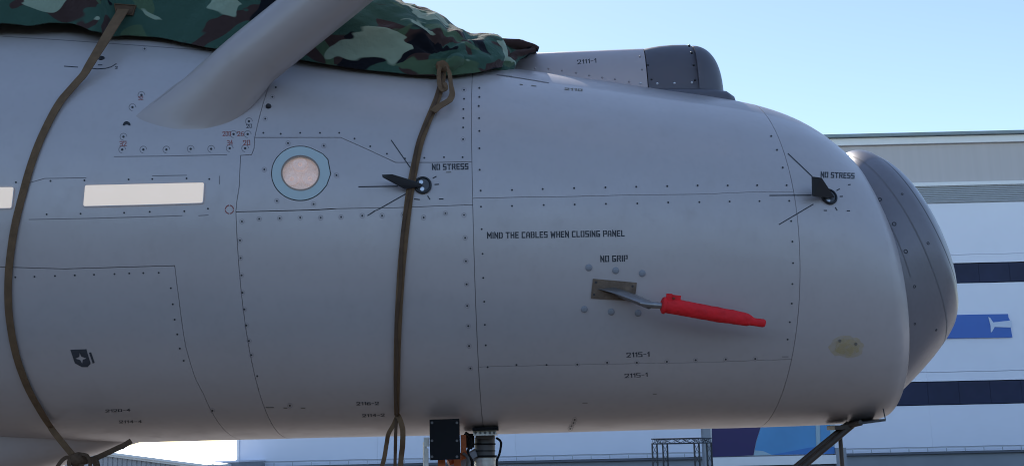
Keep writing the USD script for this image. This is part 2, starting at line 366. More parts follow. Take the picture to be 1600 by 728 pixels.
# ------------------------------------------------------------------ stencil lettering
GL = {'A': [[(0, 0), (0, .75), (.15, 1), (.37, 1), (.52, .75), (.52, 0)], [(0, .4), (.52, .4)]], 'B': [[(0, 0), (0, 1), (.4, 1), (.5, .9), (.5, .6), (.4, .52), (0, .52)], [(.4, .52), (.52, .42), (.52, .1), (.4, 0), (0, 0)]],
      'C': [[(.5, 1), (0, 1), (0, 0), (.5, 0)]], 'D': [[(0, 0), (0, 1), (.38, 1), (.52, .85), (.52, .15), (.38, 0), (0, 0)]], 'E': [[(.46, 1), (0, 1), (0, 0), (.46, 0)], [(0, .5), (.4, .5)]],
      'G': [[(.5, 1), (0, 1), (0, 0), (.52, 0), (.52, .42), (.3, .42)]], 'H': [[(0, 0), (0, 1)], [(.52, 0), (.52, 1)], [(0, .5), (.52, .5)]], 'I': [[(0, 0), (0, 1)]], 'L': [[(0, 1), (0, 0), (.45, 0)]],
      'M': [[(0, 0), (0, 1), (.34, .4), (.68, 1), (.68, 0)]], 'N': [[(0, 0), (0, 1), (.52, 0), (.52, 1)]], 'O': [[(0, 0), (0, 1), (.52, 1), (.52, 0), (0, 0)]], 'P': [[(0, 0), (0, 1), (.52, 1), (.52, .45), (0, .45)]],
      'R': [[(0, 0), (0, 1), (.5, 1), (.5, .5), (0, .5)], [(.3, .5), (.54, 0)]], 'S': [[(.5, 1), (0, 1), (0, .5), (.5, .5), (.5, 0), (0, 0)]], 'T': [[(.27, 0), (.27, 1)], [(-.02, 1), (.56, 1)]],
      'W': [[(0, 1), (.12, 0), (.36, .7), (.6, 0), (.72, 1)]], '1': [[(0, .78), (.2, 1), (.2, 0)]], '2': [[(0, .75), (0, 1), (.5, 1), (.5, .55), (0, 0), (.52, 0)]], '0': [[(0, 0), (0, 1), (.5, 1), (.5, 0), (0, 0)]],
      '3': [[(0, 1), (.5, 1), (.5, 0), (0, 0)], [(.1, .5), (.5, .5)]], '4': [[(.4, 0), (.4, 1), (0, .35), (.55, .35)]], '5': [[(.5, 1), (0, 1), (0, .55), (.5, .5), (.5, 0), (0, 0)]], '6': [[(.5, 1), (0, .8), (0, 0), (.5, 0), (.5, .5), (0, .5)]],
      '8': [[(0, 0), (0, 1), (.5, 1), (.5, 0), (0, 0)], [(0, .5), (.5, .5)]], '-': [[(0, .48), (.3, .48)]]}
GAPS = 'ABDOPR068'
def lettering(text, p0, p1, h, bold=.23, stencil=True, lean=0.0):
    """polygons in photograph pixels: the words stand on the line p0-p1, capitals h pixels tall"""
    t, x = bold/2, 0.0; out = []
    for ch in text:
        if ch == ' ': x += .42; continue
        ls = [LineString(s) for s in GL[ch]]; w = max(l.bounds[2] for l in ls)
        g = unary_union([l.buffer(t, cap_style='square', join_style='mitre', mitre_limit=2) for l in ls])
        g = g.intersection(sbox(-t, -.001, w+t, 1.001)) if False else g
        if stencil and ch in GAPS: g = g.difference(sbox(w*.5-.04, -.5, w*.5+.04, 1.5))
        if stencil and ch in 'NHMT': g = g.difference(sbox(-1, .44, 2, .50)) if ch == 'T' else g
        out.append(shapely.affinity.translate(g, x+t, 0)); x += w + bold + .13
    g = unary_union(out); p0, p1 = np.asarray(p0, float), np.asarray(p1, float); L = np.linalg.norm(p1-p0); d = (p1-p0)/L; sx = L/(x-.13)
    n = np.array([d[1], -d[0]]); g = shapely.affinity.affine_transform(g, [1, 0, 0, 1/(1+bold), 0, (bold/2)/(1+bold)])
    return [shapely.affinity.affine_transform(q, [sx*d[0], h*n[0]+lean*h*d[0], sx*d[1], h*n[1]+lean*h*d[1], p0[0], p0[1]]) for q in getattr(g, 'geoms', [g])]

# ------------------------------------------------------------------ the aircraft
BASE_AIR = pose(fat(757, 728, 0.0)); BASE_AIR[2] = 0.0
AIR = thing('fighter_aircraft', 'grey fighter aircraft nose with rivets, panels, stencils and a refuelling probe', 'aircraft', BASE_AIR)
VB, VT, VF = -1.06, 1.12, 2*np.pi*VS - 1.06
U0, UE = -1.95, XLIP
def upx(*p): return [tuple(x) for x in uv(p)]
lampo = Polygon([(469.0+45.5*math.cos(a), 271+43.2*math.sin(a)) for a in np.linspace(0, 2*np.pi, 64)[:-1]]).union(Polygon([(505, 240), (513, 249), (517.5, 272), (511, 290), (490, 270)])).convex_hull
lampi = Polygon([(469.5+29.7*math.cos(a), 270.6+26.9*math.sin(a)) for a in np.linspace(0, 2*np.pi, 64)[:-1]])
b_px = upx((372.5, 330), (374, 290), (376, 243), (393, 242), (397, 232), (398, 215), (409, 170), (420, 135))
A = LineString([(X740, VB-.1), (X740, VT+.1)]); C = LineString([(X1250, VB-.1), (X1250, VT+.1)])
Bl = LineString([(X370, VB-.1)] + [(X370, b_px[0][1])] + b_px[1:] + [(b_px[-1][0]+.06, VT+.1)])
H1 = LineString(upx((366, 331), (500, 328), (620, 324.5), (742, 320))); H1b = LineString(upx((734, 310), (900, 307), (1100, 303.5), (1254, 301)))
H2 = LineString(upx((394, 215), (532, 215), (575, 234), (618, 254), (680, 254), (743, 253))); H3 = LineString(upx((744, 573), (900, 569.5), (1100, 566), (1243, 561)))
dp = upx((100, 420), (273, 415), (276, 440), (280, 470), (290, 540), (305, 590), (318, 615))
D = LineString([(U0-.1, dp[0][1]-.004)] + dp + [(dp[-1][0]+.02, VB-.1)])
sl = upx((0, 57), (100, 63), (200, 70), (330, 80)); SILL = LineString([(U0-.1, sl[0][1])] + sl + [(b_px[-1][0]+.1, sl[-1][1])])
dom = sbox(U0, VB, UE, VT)
cells = list(polygonize(unary_union([dom.exterior, A, Bl, C, H1, H1b, H2, H3, D, SILL])))
lamp_uv, lens_uv = puv(lampo), puv(lampi)
for c in sorted(cells, key=lambda g: (round(g.centroid.x, 3), round(g.centroid.y, 3))):
    if not dom.contains(c.representative_point()) or c.area < 1e-5: continue
    g = c.buffer(-0.0008, join_style='mitre', mitre_limit=3)
    if g.contains(lamp_uv.centroid): g = g.difference(lamp_uv)
    emit_sheet('skin_panel', g, 'aircraft_grey', AIR, RNG.uniform(-.0004, .0004), 0.0045)
fus = sheet(dom.buffer(.003, join_style='mitre').difference(lens_uv.buffer(.004)), -0.0055, 0, .03)
_uu, _vv = np.meshgrid(np.r_[np.linspace(-7, U0, 12)[:-1], np.linspace(U0, UE, 50)], np.linspace(VB, VB+2*np.pi*VS, 97), indexing='ij')
far = on(_uu, _vv, np.full(_uu.shape, -0.006))
emit('fuselage_frame', cat_([fus[:2]]), 'seam_sealant', AIR)
emit_sheet('skin_panel', sbox(U0, VT+.0012, UE, VF-.0012), 'aircraft_grey', AIR, 0.0, 0.0045, .04)
emit_sheet('skin_panel', sbox(-7, VB, U0-.0012, VF), 'aircraft_grey', AIR, 0.0, 0.0045, .12)
ths = np.linspace(-np.pi/2, 1.5*np.pi, 160)
lipr = []
for off, dx in ((-0.0002, 0), (-0.002, .0022), (-0.006, .003), (-0.028, .002), (-0.032, -.03)):
    p = on(np.full(160, XLIP), VS*ths, np.full(160, off)); p[:, 0] += dx; lipr.append(p)
emit('nose_lip', (np.vstack(lipr), grid_faces(5, 160)), 'aircraft_grey', AIR, smooth=50)
tail = on(np.full(160, -7.0), VS*ths, np.zeros(160)); emit('tail_bulkhead', (np.vstack([tail, tail.mean(0)]), [[i, i+1, 160] for i in range(159)]), 'aircraft_grey', AIR)
p = on(np.full(160, XLIP-.045), VS*ths, np.full(160, -.008)); emit('nose_bulkhead', (np.vstack([p, p.mean(0)]), [[i, i+1, 160] for i in range(159)]), 'seam_sealant', AIR)

# nose ring in front of the lip
RP = dict(xc=1.15684, zc=.53068, ax=.242877, ah=.37388, av=.354808, e=3.93343, k=-.415814, kz=.220327)
def ringsurf(u, t, sc=1.0):
    tw = np.arctan2(np.sin(t), np.abs(np.cos(t))); r = np.sqrt(np.maximum(1-u**RP['e'], 0))*sc*(1+.06*np.exp(-((tw+.75)/.45)**2))
    return np.stack([RP['xc']+RP['ax']*u+RP['k']*r*np.sin(t)*RP['av'], -RP['ah']*r*np.cos(t), RP['zc']+RP['kz']*u+RP['av']*r*np.sin(t)], -1)
NR = thing if False else None
tt = np.linspace(-np.pi, np.pi, 145)
def ringblend(u, t, s=1.0):
    u, t = np.asarray(u, float), np.asarray(t, float)
    seat = on(np.full(t.shape, XLIP), VS*np.where(t < -np.pi/2, t+2*np.pi, t), np.full(t.shape, -.016)) - [.018, 0, 0]
    b = np.clip(u/.62, 0, 1); b = (b*b*(3-2*b)*.6+b*.4)[..., None]
    return (1-b)*seat + b*ringsurf(u, t, s)
def ring_part(name, us, mat, scs=None, parent=AIR):
    us = np.asarray(us, float); scs = np.ones(len(us)) if scs is None else np.asarray(scs)
    rows = [ringblend(np.full(len(tt), u), tt, s) for u, s in zip(us, scs)]
    return emit(name, (np.vstack(rows), grid_faces(len(us), len(tt))[:, ::-1]), mat, parent, smooth=40)
GU = .70
ring_o = ring_part('nose_ring', np.r_[np.linspace(0, GU-.012, 30), GU-.010, GU-.009], 'nose_ring_grey', np.r_[np.ones(30), .997, .985])
ring_part('ring_groove', [GU-.012, GU+.012], 'seam_sealant', [.987, .987], ring_o)
ring_part('ring_rim', np.r_[GU+.008, GU+.010, np.linspace(GU+.014, .90, 12), 1-np.geomspace(.1, .0001, 22)], 'nose_ring_grey', np.r_[.965, .976, np.full(34, .98)], ring_o)

for u_a, t_a, t_b in ((.36, -.15, .75), (.52, -1.3, 1.3)):
    td_ = np.linspace(t_a, t_b, 60); rows = [ringblend(np.full(60, u_a+d), td_) for d in (-.004, .004)]
    cc = np.array(rows); off_ = (CF-cc.mean(1).mean(0)); off_ = off_/np.linalg.norm(off_)*.0012; emit('ring_seam', ((cc+off_).reshape(-1, 3), grid_faces(2, 60)), 'scribe_line', ring_o)

# seams that end in the open, marking lines and lettering
def lines(name, mat, segs, w, off=.0005, label=None):
    for s in segs: joined([LineString(s).buffer(w/2, cap_style='flat')], mat, name, AIR, off, label=label)
lines('scribed_seam', 'scribe_line', [[(178, 245), (260, 244), (355, 242)], [(45, 286), (70, 279)], [(70, 279), (135, 278)], [(238, 275), (292, 274)], [(45, 343), (150, 341), (285, 337)], [(310, 337), (326, 336)], [(343, 275), (343, 288)],
      [(776, 117), (810, 122), (858, 130)], [(4, 57.5), (100, 63.5), (200, 70.5), (330, 80)], [(1222, 557), (1232, 557)]], 1.1)
lines('warning_line', 'stencil_ink', [[(611, 219), (641, 262)], [(560, 292), (622, 291)], [(574, 337), (634, 303)], [(676, 279), (682, 275.5)], [(679, 288.5), (686, 288)], [(668, 306), (672, 312)], [(647, 311), (656, 312)], [(686, 311), (693, 311)]], 1.7)
lines('warning_line', 'stencil_ink', [[(1231, 240), (1269, 276)], [(1202, 305.6), (1268, 305)], [(1217, 351), (1271, 319)], [(1307, 298), (1312, 295)], [(1312, 307), (1317, 307)], [(1305, 324), (1308, 329)], [(1325, 289), (1329, 288.5)], [(1287, 329), (1292, 329)], [(1323, 329.5), (1328, 329.5)]], 1.7)
lines('warning_line', 'stencil_ink', [[(100, 104), (122, 105.5)], [(140, 107), (152, 108.3), (165, 107.5), (174, 105), (182, 100)], [(153, 102), (160, 102)]], 1.5)
def text(s, p0, p1, h, mat='stencil_ink', **k): joined(lettering(s, p0, p1, h, **k), mat, 'lettering', AIR, .0006)
text('NO STRESS', (675, 266), (732, 265), 9.5)
text('NO STRESS', (1282, 277.5), (1335, 279.5), 9)
text('MIND THE CABLES WHEN CLOSING PANEL', (761, 373), (976, 369.5), 10)
text('NO GRIP', (938, 409.5), (981, 408.5), 10)
text('2115-1', (979, 558), (1015, 556.5), 7.5, stencil=False, bold=.17)
text('2115-1', (976, 590), (1012, 588), 6.5, stencil=False, bold=.15)
text('2116-2', (557, 632.5), (592, 632), 5, stencil=False, bold=.16); text('2114-2', (566, 651), (601, 650), 4.5, stencil=False, bold=.16)
text('2120-4', (165, 643.5), (204, 642), 4.2, stencil=False, bold=.16); text('2114-4', (186, 660.5), (222, 660), 4.2, stencil=False, bold=.16)
for s, a, b, h in (('32', (187, 229), (198, 228.5), 8), ('200', (348, 213), (361, 212.5), 7), ('26', (371, 213), (381, 212.5), 7), ('34', (355, 227.5), (364, 227), 8), ('20', (380, 227.5), (391, 227), 8), ('32', (216, 157), (224, 156.5), 6)):
    text(s, a, b, h, 'stencil_red', stencil=False, bold=.16)
text('20', (385, 200.5), (394, 200), 6, stencil=False, bold=.16)
text('2', (180, 108.3), (184, 108.3), 4, stencil=False); text('2110', (882, 141), (910, 143), 3.5, 'stencil_faded', stencil=False)
lines('stencil_dash', 'stencil_faded', [[(697, 269.3), (705, 269)], [(790, 119), (800, 120)], [(812, 132), (817, 133)], [(830, 134), (838, 135)], [(1020, 615), (1026, 615)], [(910, 629), (918, 629)], [(415, 636), (428, 636)], [(443, 637), (449, 637)], [(470, 637), (477, 637)]], 1.3)
joined([Polygon([(110, 546), (135, 545), (141, 565), (141.5, 568), (137, 573), (128, 573), (117, 567)]).difference(Polygon([(124.6, 551), (127, 556.5), (135, 559.5), (129.5, 561.5), (128.5, 567.5), (125.6, 562), (118, 559.7), (124, 557)])),
        Polygon([(139, 550.5), (142.5, 550), (148, 566), (145, 567.5)])], 'stencil_ink', 'shield_emblem', AIR, .0006)
red_ring = Point(358.5, 327.5).buffer(7.2).difference(Point(358.5, 327.5).buffer(5.6))
for a in (0, 90): red_ring = red_ring.difference(LineString([(358.5-9*math.cos(math.radians(a)), 327.5-9*math.sin(math.radians(a))), (358.5+9*math.cos(math.radians(a)), 327.5+9*math.sin(math.radians(a)))]).buffer(.6))
joined(list(red_ring.geoms), 'stencil_red', 'circle_marking', AIR, .0006)
def smear(cx, cy, rx, ry, seed):
    a = np.linspace(0, 2*np.pi, 60)[:-1]; r_ = 1+.42*(meshkit.fbm(np.stack([np.cos(a)*2.2, np.sin(a)*2.2, a*0], 1), 3, seed)-.5) + .14*np.abs(np.cos(2*a+.8))
    return Polygon(np.stack([cx+rx*r_*np.cos(a), cy+ry*r_*np.sin(a)], 1))
for k_, (q, o_) in enumerate(((smear(1323, 541, 25, 17, 3), .0005), (smear(1325, 542, 17, 12, 5), .0008), (smear(1321, 545, 13, 8, 8), .0011))): joined([q], 'tape_residue', 'tape_residue', AIR, o_)
for q in (Point(1312, 532), Point(1337, 537)): joined([q.buffer(2.4)], 'stencil_faded', 'residue_spot', AIR, .0014)

# rivets and screws
RV = [(411.5, 208), (438.6, 209.5), (469, 208), (500, 208), (530, 208), (554, 217), (578.5, 229), (604.6, 240.6), (632.7, 248), (663, 247), (693.7, 246), (722.8, 246),
      (405, 342), (437, 341), (469, 340), (501, 340), (533, 339), (566, 337), (597, 337), (630, 336), (662, 340), (696, 333.6), (725, 336.5),
      (725, 141), (725, 155), (724, 171), (724, 185), (723.6, 199.5), (723.6, 218), (726.7, 371.6), (728, 408), (729, 444), (730, 477.5), (731.6, 509), (733, 540), (735, 575),
      (749, 138), (749, 152), (748, 166), (748.6, 185), (749, 205), (749, 232), (749.5, 265.5), (751, 298), (751.5, 323), (752.6, 358), (754, 396.5), (755, 434), (756.6, 471), (757.6, 507), (759, 539), (762, 573),
      (800, 297), (848, 295.5), (897, 294), (946, 293), (994, 292), (1042.5, 291), (1090, 290), (1137, 290), (1183, 289.6), (800, 322), (849.5, 320.5), (898, 319.7), (946.7, 318.6), (995.7, 318), (1044, 316.5), (1092.6, 316), (1140, 315), (1186.6, 314.5),
      (1205, 213), (1214, 234.5), (1223, 262), (1229, 289.6), (1233, 314), (1236, 345.6), (1238, 377.6), (1239, 411), (1238, 443.6), (1237, 474), (1234, 503), (1230.6, 530),
      (807, 569.5), (854, 569.5), (902, 569), (948.6, 566), (995, 566), (1042, 564.6), (1087, 562), (1134, 561), (1180, 560),
      (378, 346), (375, 375.6), (376, 403), (377.5, 430), (379, 457), (382, 483), (385, 508), (389, 532), (392.7, 554), (402, 587),
      (24, 433), (54, 432), (86, 431), (117, 430), (147, 429), (179, 428), (202, 427), (224, 426.5), (248, 426), (267, 450), (270, 475), (273, 499), (277, 522), (281, 544), (287, 563),
      (25, 285), (79, 283), (132, 282), (201, 280.6), (238, 280), (291.6, 279), (327, 280), (73, 335), (126, 334), (194, 332.5), (234, 331), (288, 330), (325, 326),
      (431, 137), (425.6, 152), (414.5, 186), (450, 224), (506, 228), (413, 265), (525.7, 274), (432.6, 314), (490, 319), (226, 77), (332, 641), (453, 633),
      (898, 655), (896, 660), (893, 665), (891, 669)]
joined([Point(x, y).buffer(1.55, quad_segs=3) for x, y in RV], 'rivet_dark', 'rivets', AIR, .0007, kind='stuff')
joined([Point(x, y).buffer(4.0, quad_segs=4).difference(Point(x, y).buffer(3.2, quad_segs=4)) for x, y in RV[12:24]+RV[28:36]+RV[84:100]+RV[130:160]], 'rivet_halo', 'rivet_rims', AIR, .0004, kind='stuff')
PRV = [(191, 234), (224, 234), (260, 234), (298, 233), (330, 233), (359, 232), (383, 232), (193, 214), (365, 210), (387, 210), (389, 190), (221, 149), (207, 168), (404.5, 150), (402, 155)]
joined([Point(x, y).buffer(1.9, quad_segs=3) for x, y in PRV], 'rivet_dark', 'rivets', AIR, .0007, kind='stuff')
joined([Point(x, y).buffer(5.8, quad_segs=6).difference(Point(x, y).buffer(4.9, quad_segs=6)).difference(sbox(x, y, x+7, y+7)) for x, y in PRV[:13]], 'scribe_line', 'screw_circles', AIR, .0005, kind='stuff')
def dome_bolt(px, py, r, mat='bolt_grey', h=.5, name='bolt'):
    p, n = sp(px, py, 0); s = trimesh.creation.icosphere(2, r); s.vertices = s.vertices - np.outer(s.vertices @ n, n)*(1-h) + p
    return emit(name, s, mat, AIR, smooth=True)
for x, y in ((920, 418), (962, 422.5), (1003.5, 427), (913, 483), (955, 487), (997, 489)): dome_bolt(x, y, .0105)
dome_bolt(419.5, 167, .009, 'vane_black', 1.2, 'drain_stud'); dome_bolt(158, 91.5, .011, 'vane_black', .5, 'sensor_stud')
joined([Point(198, 196).buffer(6).difference(sbox(190, 196.5, 206, 206)).difference(Point(198, 199).buffer(4))], 'vane_black', 'half_moon_notch', AIR, .0009)
# ring screws
for x, y, r in ((1374, 311, .007), (1397, 349, .007), (1415, 393, .007), (1410, 303, .004), (1450, 379, .005), (1429, 448, .005), (1430, 505, .004), (1463, 515, .004)):
    best = None; d = ray(x, y)
    U, T = np.meshgrid(np.linspace(0.02, .95, 120), np.linspace(-1.5, 1.5, 200), indexing='ij'); P = ringblend(U, T); a, b = px_of(P); k = np.argmin((a-x)**2+(b-y)**2); u_, t_ = U.ravel()[k], T.ravel()[k]
    du = ringblend(u_+1e-3, t_)-ringblend(u_-1e-3, t_); dt = ringblend(u_, t_+1e-3)-ringblend(u_, t_-1e-3); n = np.cross(du, dt); n /= np.linalg.norm(n); n = n if n @ (CF-P.reshape(-1, 3)[k]) > 0 else -n
    c = P.reshape(-1, 3)[k]; M = trimesh.geometry.align_vectors([0, 0, 1], n); M[:3, 3] = c
    o = trimesh.creation.annulus(r*.62, r, .002, sections=20); o.apply_transform(M); h = emit('ring_screw', o, 'stencil_ink', ring_o)
# formation light strips
def rpoly(pts, r): return Polygon(pts).buffer(-r, join_style='mitre').buffer(r, quad_segs=4)
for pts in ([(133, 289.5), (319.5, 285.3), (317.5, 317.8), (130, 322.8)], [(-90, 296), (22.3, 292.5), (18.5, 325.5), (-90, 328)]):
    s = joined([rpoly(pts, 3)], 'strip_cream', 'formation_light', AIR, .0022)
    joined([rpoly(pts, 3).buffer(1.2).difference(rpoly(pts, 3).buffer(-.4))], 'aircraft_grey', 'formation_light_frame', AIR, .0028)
# round landing light
lr = emit_sheet('lamp_ring', lamp_uv.buffer(-.0028).difference(lens_uv), 'light_ring_blue', AIR, .0004, .03)
joined([lampi.buffer(.9).difference(lampi.buffer(-1.6))], 'rim_bronze', 'lamp_bezel', AIR, .0010)
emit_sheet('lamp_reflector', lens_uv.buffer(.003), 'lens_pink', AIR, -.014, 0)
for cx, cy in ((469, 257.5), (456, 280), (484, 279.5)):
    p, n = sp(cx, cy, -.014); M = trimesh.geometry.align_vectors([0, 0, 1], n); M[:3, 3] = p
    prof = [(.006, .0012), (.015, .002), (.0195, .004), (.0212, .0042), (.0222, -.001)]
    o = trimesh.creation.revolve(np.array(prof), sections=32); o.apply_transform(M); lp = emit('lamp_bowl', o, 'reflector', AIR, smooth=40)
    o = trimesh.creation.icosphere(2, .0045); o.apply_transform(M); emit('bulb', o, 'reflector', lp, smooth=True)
emit_sheet('lamp_glass', lens_uv.buffer(-.001), 'glass_pane', AIR, -.003, 0)
# airflow vanes
def vane(cx, cy, blade, scr):
    p, n = sp(cx, cy, 0); M = trimesh.geometry.align_vectors([0, 0, 1], n); M[:3, 3] = p
    o = trimesh.creation.revolve(np.array([(.0205, 0), (.0265, 0), (.027, .006), (.0255, .0085), (.022, .0085), (.0205, .004)]), sections=40); o = trimesh.Trimesh(o.vertices, o.faces); o.apply_transform(M)
    hub = emit('vane_socket', o, 'vane_black', AIR, smooth=35)
    o = trimesh.creation.revolve(np.array([(0, .006), (.019, .006), (.0208, .004), (.0208, 0)]), sections=40); o.apply_transform(M); emit('hub_disc', o, 'vane_grey', hub, smooth=35)
    top = np.array([sp(x, y, h)[0] for x, y, h in blade]); c = top.mean(0); w = np.linalg.svd(top-c)[2][2]
    emit('vane_blade', hull(np.vstack([top+w*.0028, top-w*.0028])), 'vane_black', hub)
    for x, y in scr:
        q, n2 = sp(x, y, .006); s = trimesh.creation.cylinder(.0062, .003, sections=20); M2 = trimesh.geometry.align_vectors([0, 0, 1], n2); M2[:3, 3] = q; s.apply_transform(M2); emit('screw', s, 'screw_steel', hub, smooth=30)
vane(660.5, 290, [(660, 288, .012), (645, 282, .022), (613, 272.4, .046), (597, 273, .052), (598, 277.5, .05), (622, 289, .03), (632, 295.5, .018), (657, 291.5, .012)], [(658, 284.8), (659.7, 295.5)])
vane(1294.5, 308, [(1269, 276, .06), (1283, 278, .058), (1291, 293, .02), (1303, 308.5, .012), (1281, 309, .014), (1270, 306.5, .035)], [(1295, 302), (1294, 313)])
# swept air data probe under its red cover
pl = emit_sheet('probe_plate', puv(Polygon([(927, 436), (994, 442), (991, 469), (924, 465)]).buffer(.8)), 'probe_bronze', AIR, .003, .003)
joined([Point(x, y).buffer(1.8) for x, y in ((931, 441), (988, 447), (928, 460), (986, 464))], 'rivet_dark', 'plate_screws', AIR, .0036, kind='stuff')
rows = []
for s in np.linspace(0, 1, 14):
    a = np.array([933+ (1003-933)*s**1.0, 451.5 + (474-451.5)*s**1.25]); b = np.array([987+(1030-987)*s, 457+(475-457)*s]); lo = np.array([958+(1014-958)*s, 461+(483-461)*s])
    hgt = .004 + .085*s
    up = (a+b)/2 + [0, -5.5*(1-s)-2*s]
    rows.append([sp(*a, hgt)[0], sp(*up, hgt+.004)[0], sp(*b, hgt)[0], sp(*lo, hgt-.002)[0]])
rows = np.array(rows); emit('probe_mast', (rows.reshape(-1, 3), np.vstack([grid_faces(14, 4, True), [[0, 1, 2], [0, 2, 3], [52, 54, 53], [52, 55, 54]]])), 'probe_steel', AIR, smooth=50)
pa = np.array([sp(1000, 473.5, .087)[0], sp(1016, 476, .092)[0], sp(1040, 478, .095)[0], sp(1060, 481, .096)[0], sp(1150, 496, .096)[0]])
emit('probe_tube', tube(smooth_path(pa, 24), np.interp(np.linspace(0, 1, 24), [0, .12, .25, 1], [.004, .010, .0085, .007]), 20), 'probe_steel', AIR, smooth=40)

# refuelling probe
def height(P):
    a, b, zm, w = section(P[:, 0]); dz = P[:, 2]-zm; e = np.where(dz > 0, 2.0, 2.25)
    g = ((np.abs(P[:, 1])/w)**e + np.abs(dz/np.where(dz > 0, a-zm, zm-b))**e)**(1/e); return (g-1)*.58
p0, n0 = sp(300, 170, 0); Y0 = p0[1]
ax = smooth_path(np.array([fat(400, 88, Y0+.000), fat(512, -2, Y0-.04), fat(640, -104, Y0-.10), fat(760, -186, Y0-.15), fat(900, -240, Y0-.18), fat(1250, -268, Y0-.2)]), 90)
rad = np.interp(np.linspace(0, 1, 90), [0, .45, .7, 1], [.0905, .090, .07, .05]); tg_ = frames(ax); NS = 96; aa = np.arange(NS)*2*np.pi/NS
def ring_at(c, t, r):
    tc = CF-c; tc /= np.linalg.norm(tc); Lh = np.cross(t, tc); Lh /= np.linalg.norm(Lh); Fh = np.cross(Lh, t)
    if Lh[0] > 0: Lh = -Lh
    if Fh @ tc < 0: Fh = -Fh
    return c + r*(np.cos(aa)[:, None]*Lh + .92*np.sin(aa)[:, None]*Fh)
rings = [ring_at(ax[k], tg_[k], rad[k]) for k in range(90)]
ca = np.radians([0, 25, 50, 75, 100, 125, 150, 180, 210, 240, 270, 300, 330, 360])
cpx = np.array([(197, 190), (215, 197.5), (240, 204), (268, 208), (300, 208), (333, 202), (364, 189), (390, 166), (398, 148), (385, 128), (340, 116), (290, 122), (235, 158), (197, 190)], float)
cpx = np.stack([PchipInterpolator(ca, cpx[:, k])(aa) for k in (0, 1)], 1)
base = np.array([sp(x, y, -.002)[0] for x, y in cpx]); bn = np.array([sp(x, y, 0)[1] for x, y in cpx])
t0 = tg_[0] - bn*(bn @ tg_[0])[:, None]; t0 /= np.linalg.norm(t0, axis=1, keepdims=True)
Ld = np.linalg.norm(rings[0]-base, axis=1, keepdims=True); flare = []
for w in np.linspace(0, 1, 40)[:-1]:
    h00, h10, h01, h11 = 2*w**3-3*w**2+1, w**3-2*w**2+w, -2*w**3+3*w**2, w**3-w**2
    flare.append(h00*base + h10*t0*Ld*.75 + h01*rings[0] + h11*tg_[0]*Ld*.9)
V = np.array(flare + rings); T = trimesh.Trimesh(V.reshape(-1, 3), grid_faces(len(V), NS, True), process=False)
nt0 = T.face_normals[45*NS*1:45*NS+NS]; ctr = T.triangles_center[45*NS:45*NS+NS]
if ((ctr-ax[6])*nt0).sum() < 0: T = trimesh.Trimesh(T.vertices, T.faces[:, ::-1], process=False)
rp = emit('refuelling_probe', (V.reshape(-1, 3), T.faces), 'probe_grey', AIR, smooth=True)
e = ax[-1]; emit('probe_nozzle', tube([e-[.01, 0, 0], e+[.02, 0, 0], e+[.06, 0, 0], e+[.2, 0, 0], e+[.24, 0, 0]], [.05, .06, .04, .038, .012], 24), 'probe_steel', rp, smooth=40)

# sensor fairing on top of the nose: light rear half, dark rounded front
def arch(x, w, zt, zb, n=3.0, m=41):
    t = np.linspace(0, np.pi, m); c, s = np.cos(t), np.sin(t)
    return np.stack([np.full(m, x), -w*np.sign(c)*np.abs(c)**(2/n), zb+(zt-zb)*np.abs(s)**(2/n)], 1)
def fx(px, py, Y=-.06): return fat(px, py, Y)
def arch_loft(name, st, mat, parent=AIR, n=3.0, label=None):
    V = np.vstack([arch(*s, n) if not callable(n) else arch(*s) for s in st]); k = len(st)
    F = grid_faces(k, 41); m = [np.arange(1, 40)]
    fan = lambda b, fl: [[b, b+i, b+i+1][::(-1 if fl else 1)] for i in range(1, 40)]
    F = np.vstack([F[:, ::-1], fan(0, False), fan(41*(k-1), True)]); return emit(name, (V, F), mat, parent, smooth=38, label=label)
zb = 0.9
tl = [fx(790, 84), fx(830, 78.5), fx(900, 76.5), fx(960, 74.5), fx(1004, 73)]
FW = .165
fl = arch_loft('sensor_fairing', [(p[0], FW*k, p[2], zb) for p, k in zip(tl, (.72, .8, .92, .98, 1.0))], 'fairing_grey')
td = [fx(1005.5, 73.5), fx(1015, 71.5), fx(1030, 69), (fx(1050, 67.3)), fx(1070, 67), fx(1082, 69.5)]
fd = arch_loft('sensor_housing', [(p[0], FW*1.012, p[2], zb) for p in td], 'sensor_dark_grey')
x1, z1 = fx(1081, 72)[0]+.0005, fx(1082, 70.5)[2]; L = fx(1130, 120)[0]-x1; zbase = fx(1100, 150)[2]
arch_loft('sensor_window_cover', [(x1+L*math.sin(a), FW*(1.0*max(math.cos(a), .02)**.6), zbase+(z1-zbase)*max(math.cos(a), .02)**.75, zbase-.08) for a in np.linspace(0, np.pi/2, 18)], 'sensor_dark_grey')
fb = [(fx(994, 135), .3), (fx(1003, 131.5), .9), (fx(1020, 130.5), 1), (fx(1085, 130.5), 1), (fx(1108, 131.5), 1), (fx(1126, 135.5), .97), (fx(1138, 142), .9), (fx(1145, 153), .72), (fx(1147, 170), .5)]
Yb = -.19
arch_loft('sensor_base', [(q[0], .208*k, fat(*pxy, -.20)[2], .80) for (q, k), pxy in zip(fb, ((994, 137), (1003, 132.5), (1020, 131.5), (1085, 131.5), (1108, 132.5), (1126, 135), (1138, 141.5), (1145, 153), (1147, 172)))], 'sensor_dark_grey', n=9.0)
def studs(name, pts, r, mat, Y, parent):
    for x, y in pts: s = trimesh.creation.icosphere(1, r); s.apply_translation(fat(x, y, Y)); emit(name, s, mat, parent, smooth=True)
studs('fairing_screw', ((836, 107), (857, 107.5), (878, 110.5), (900, 114), (920.5, 118), (941, 121.5), (961, 124), (983, 128), (1000, 89), (1003, 109)), .0042, 'rivet_halo', -FW*.985, fl)
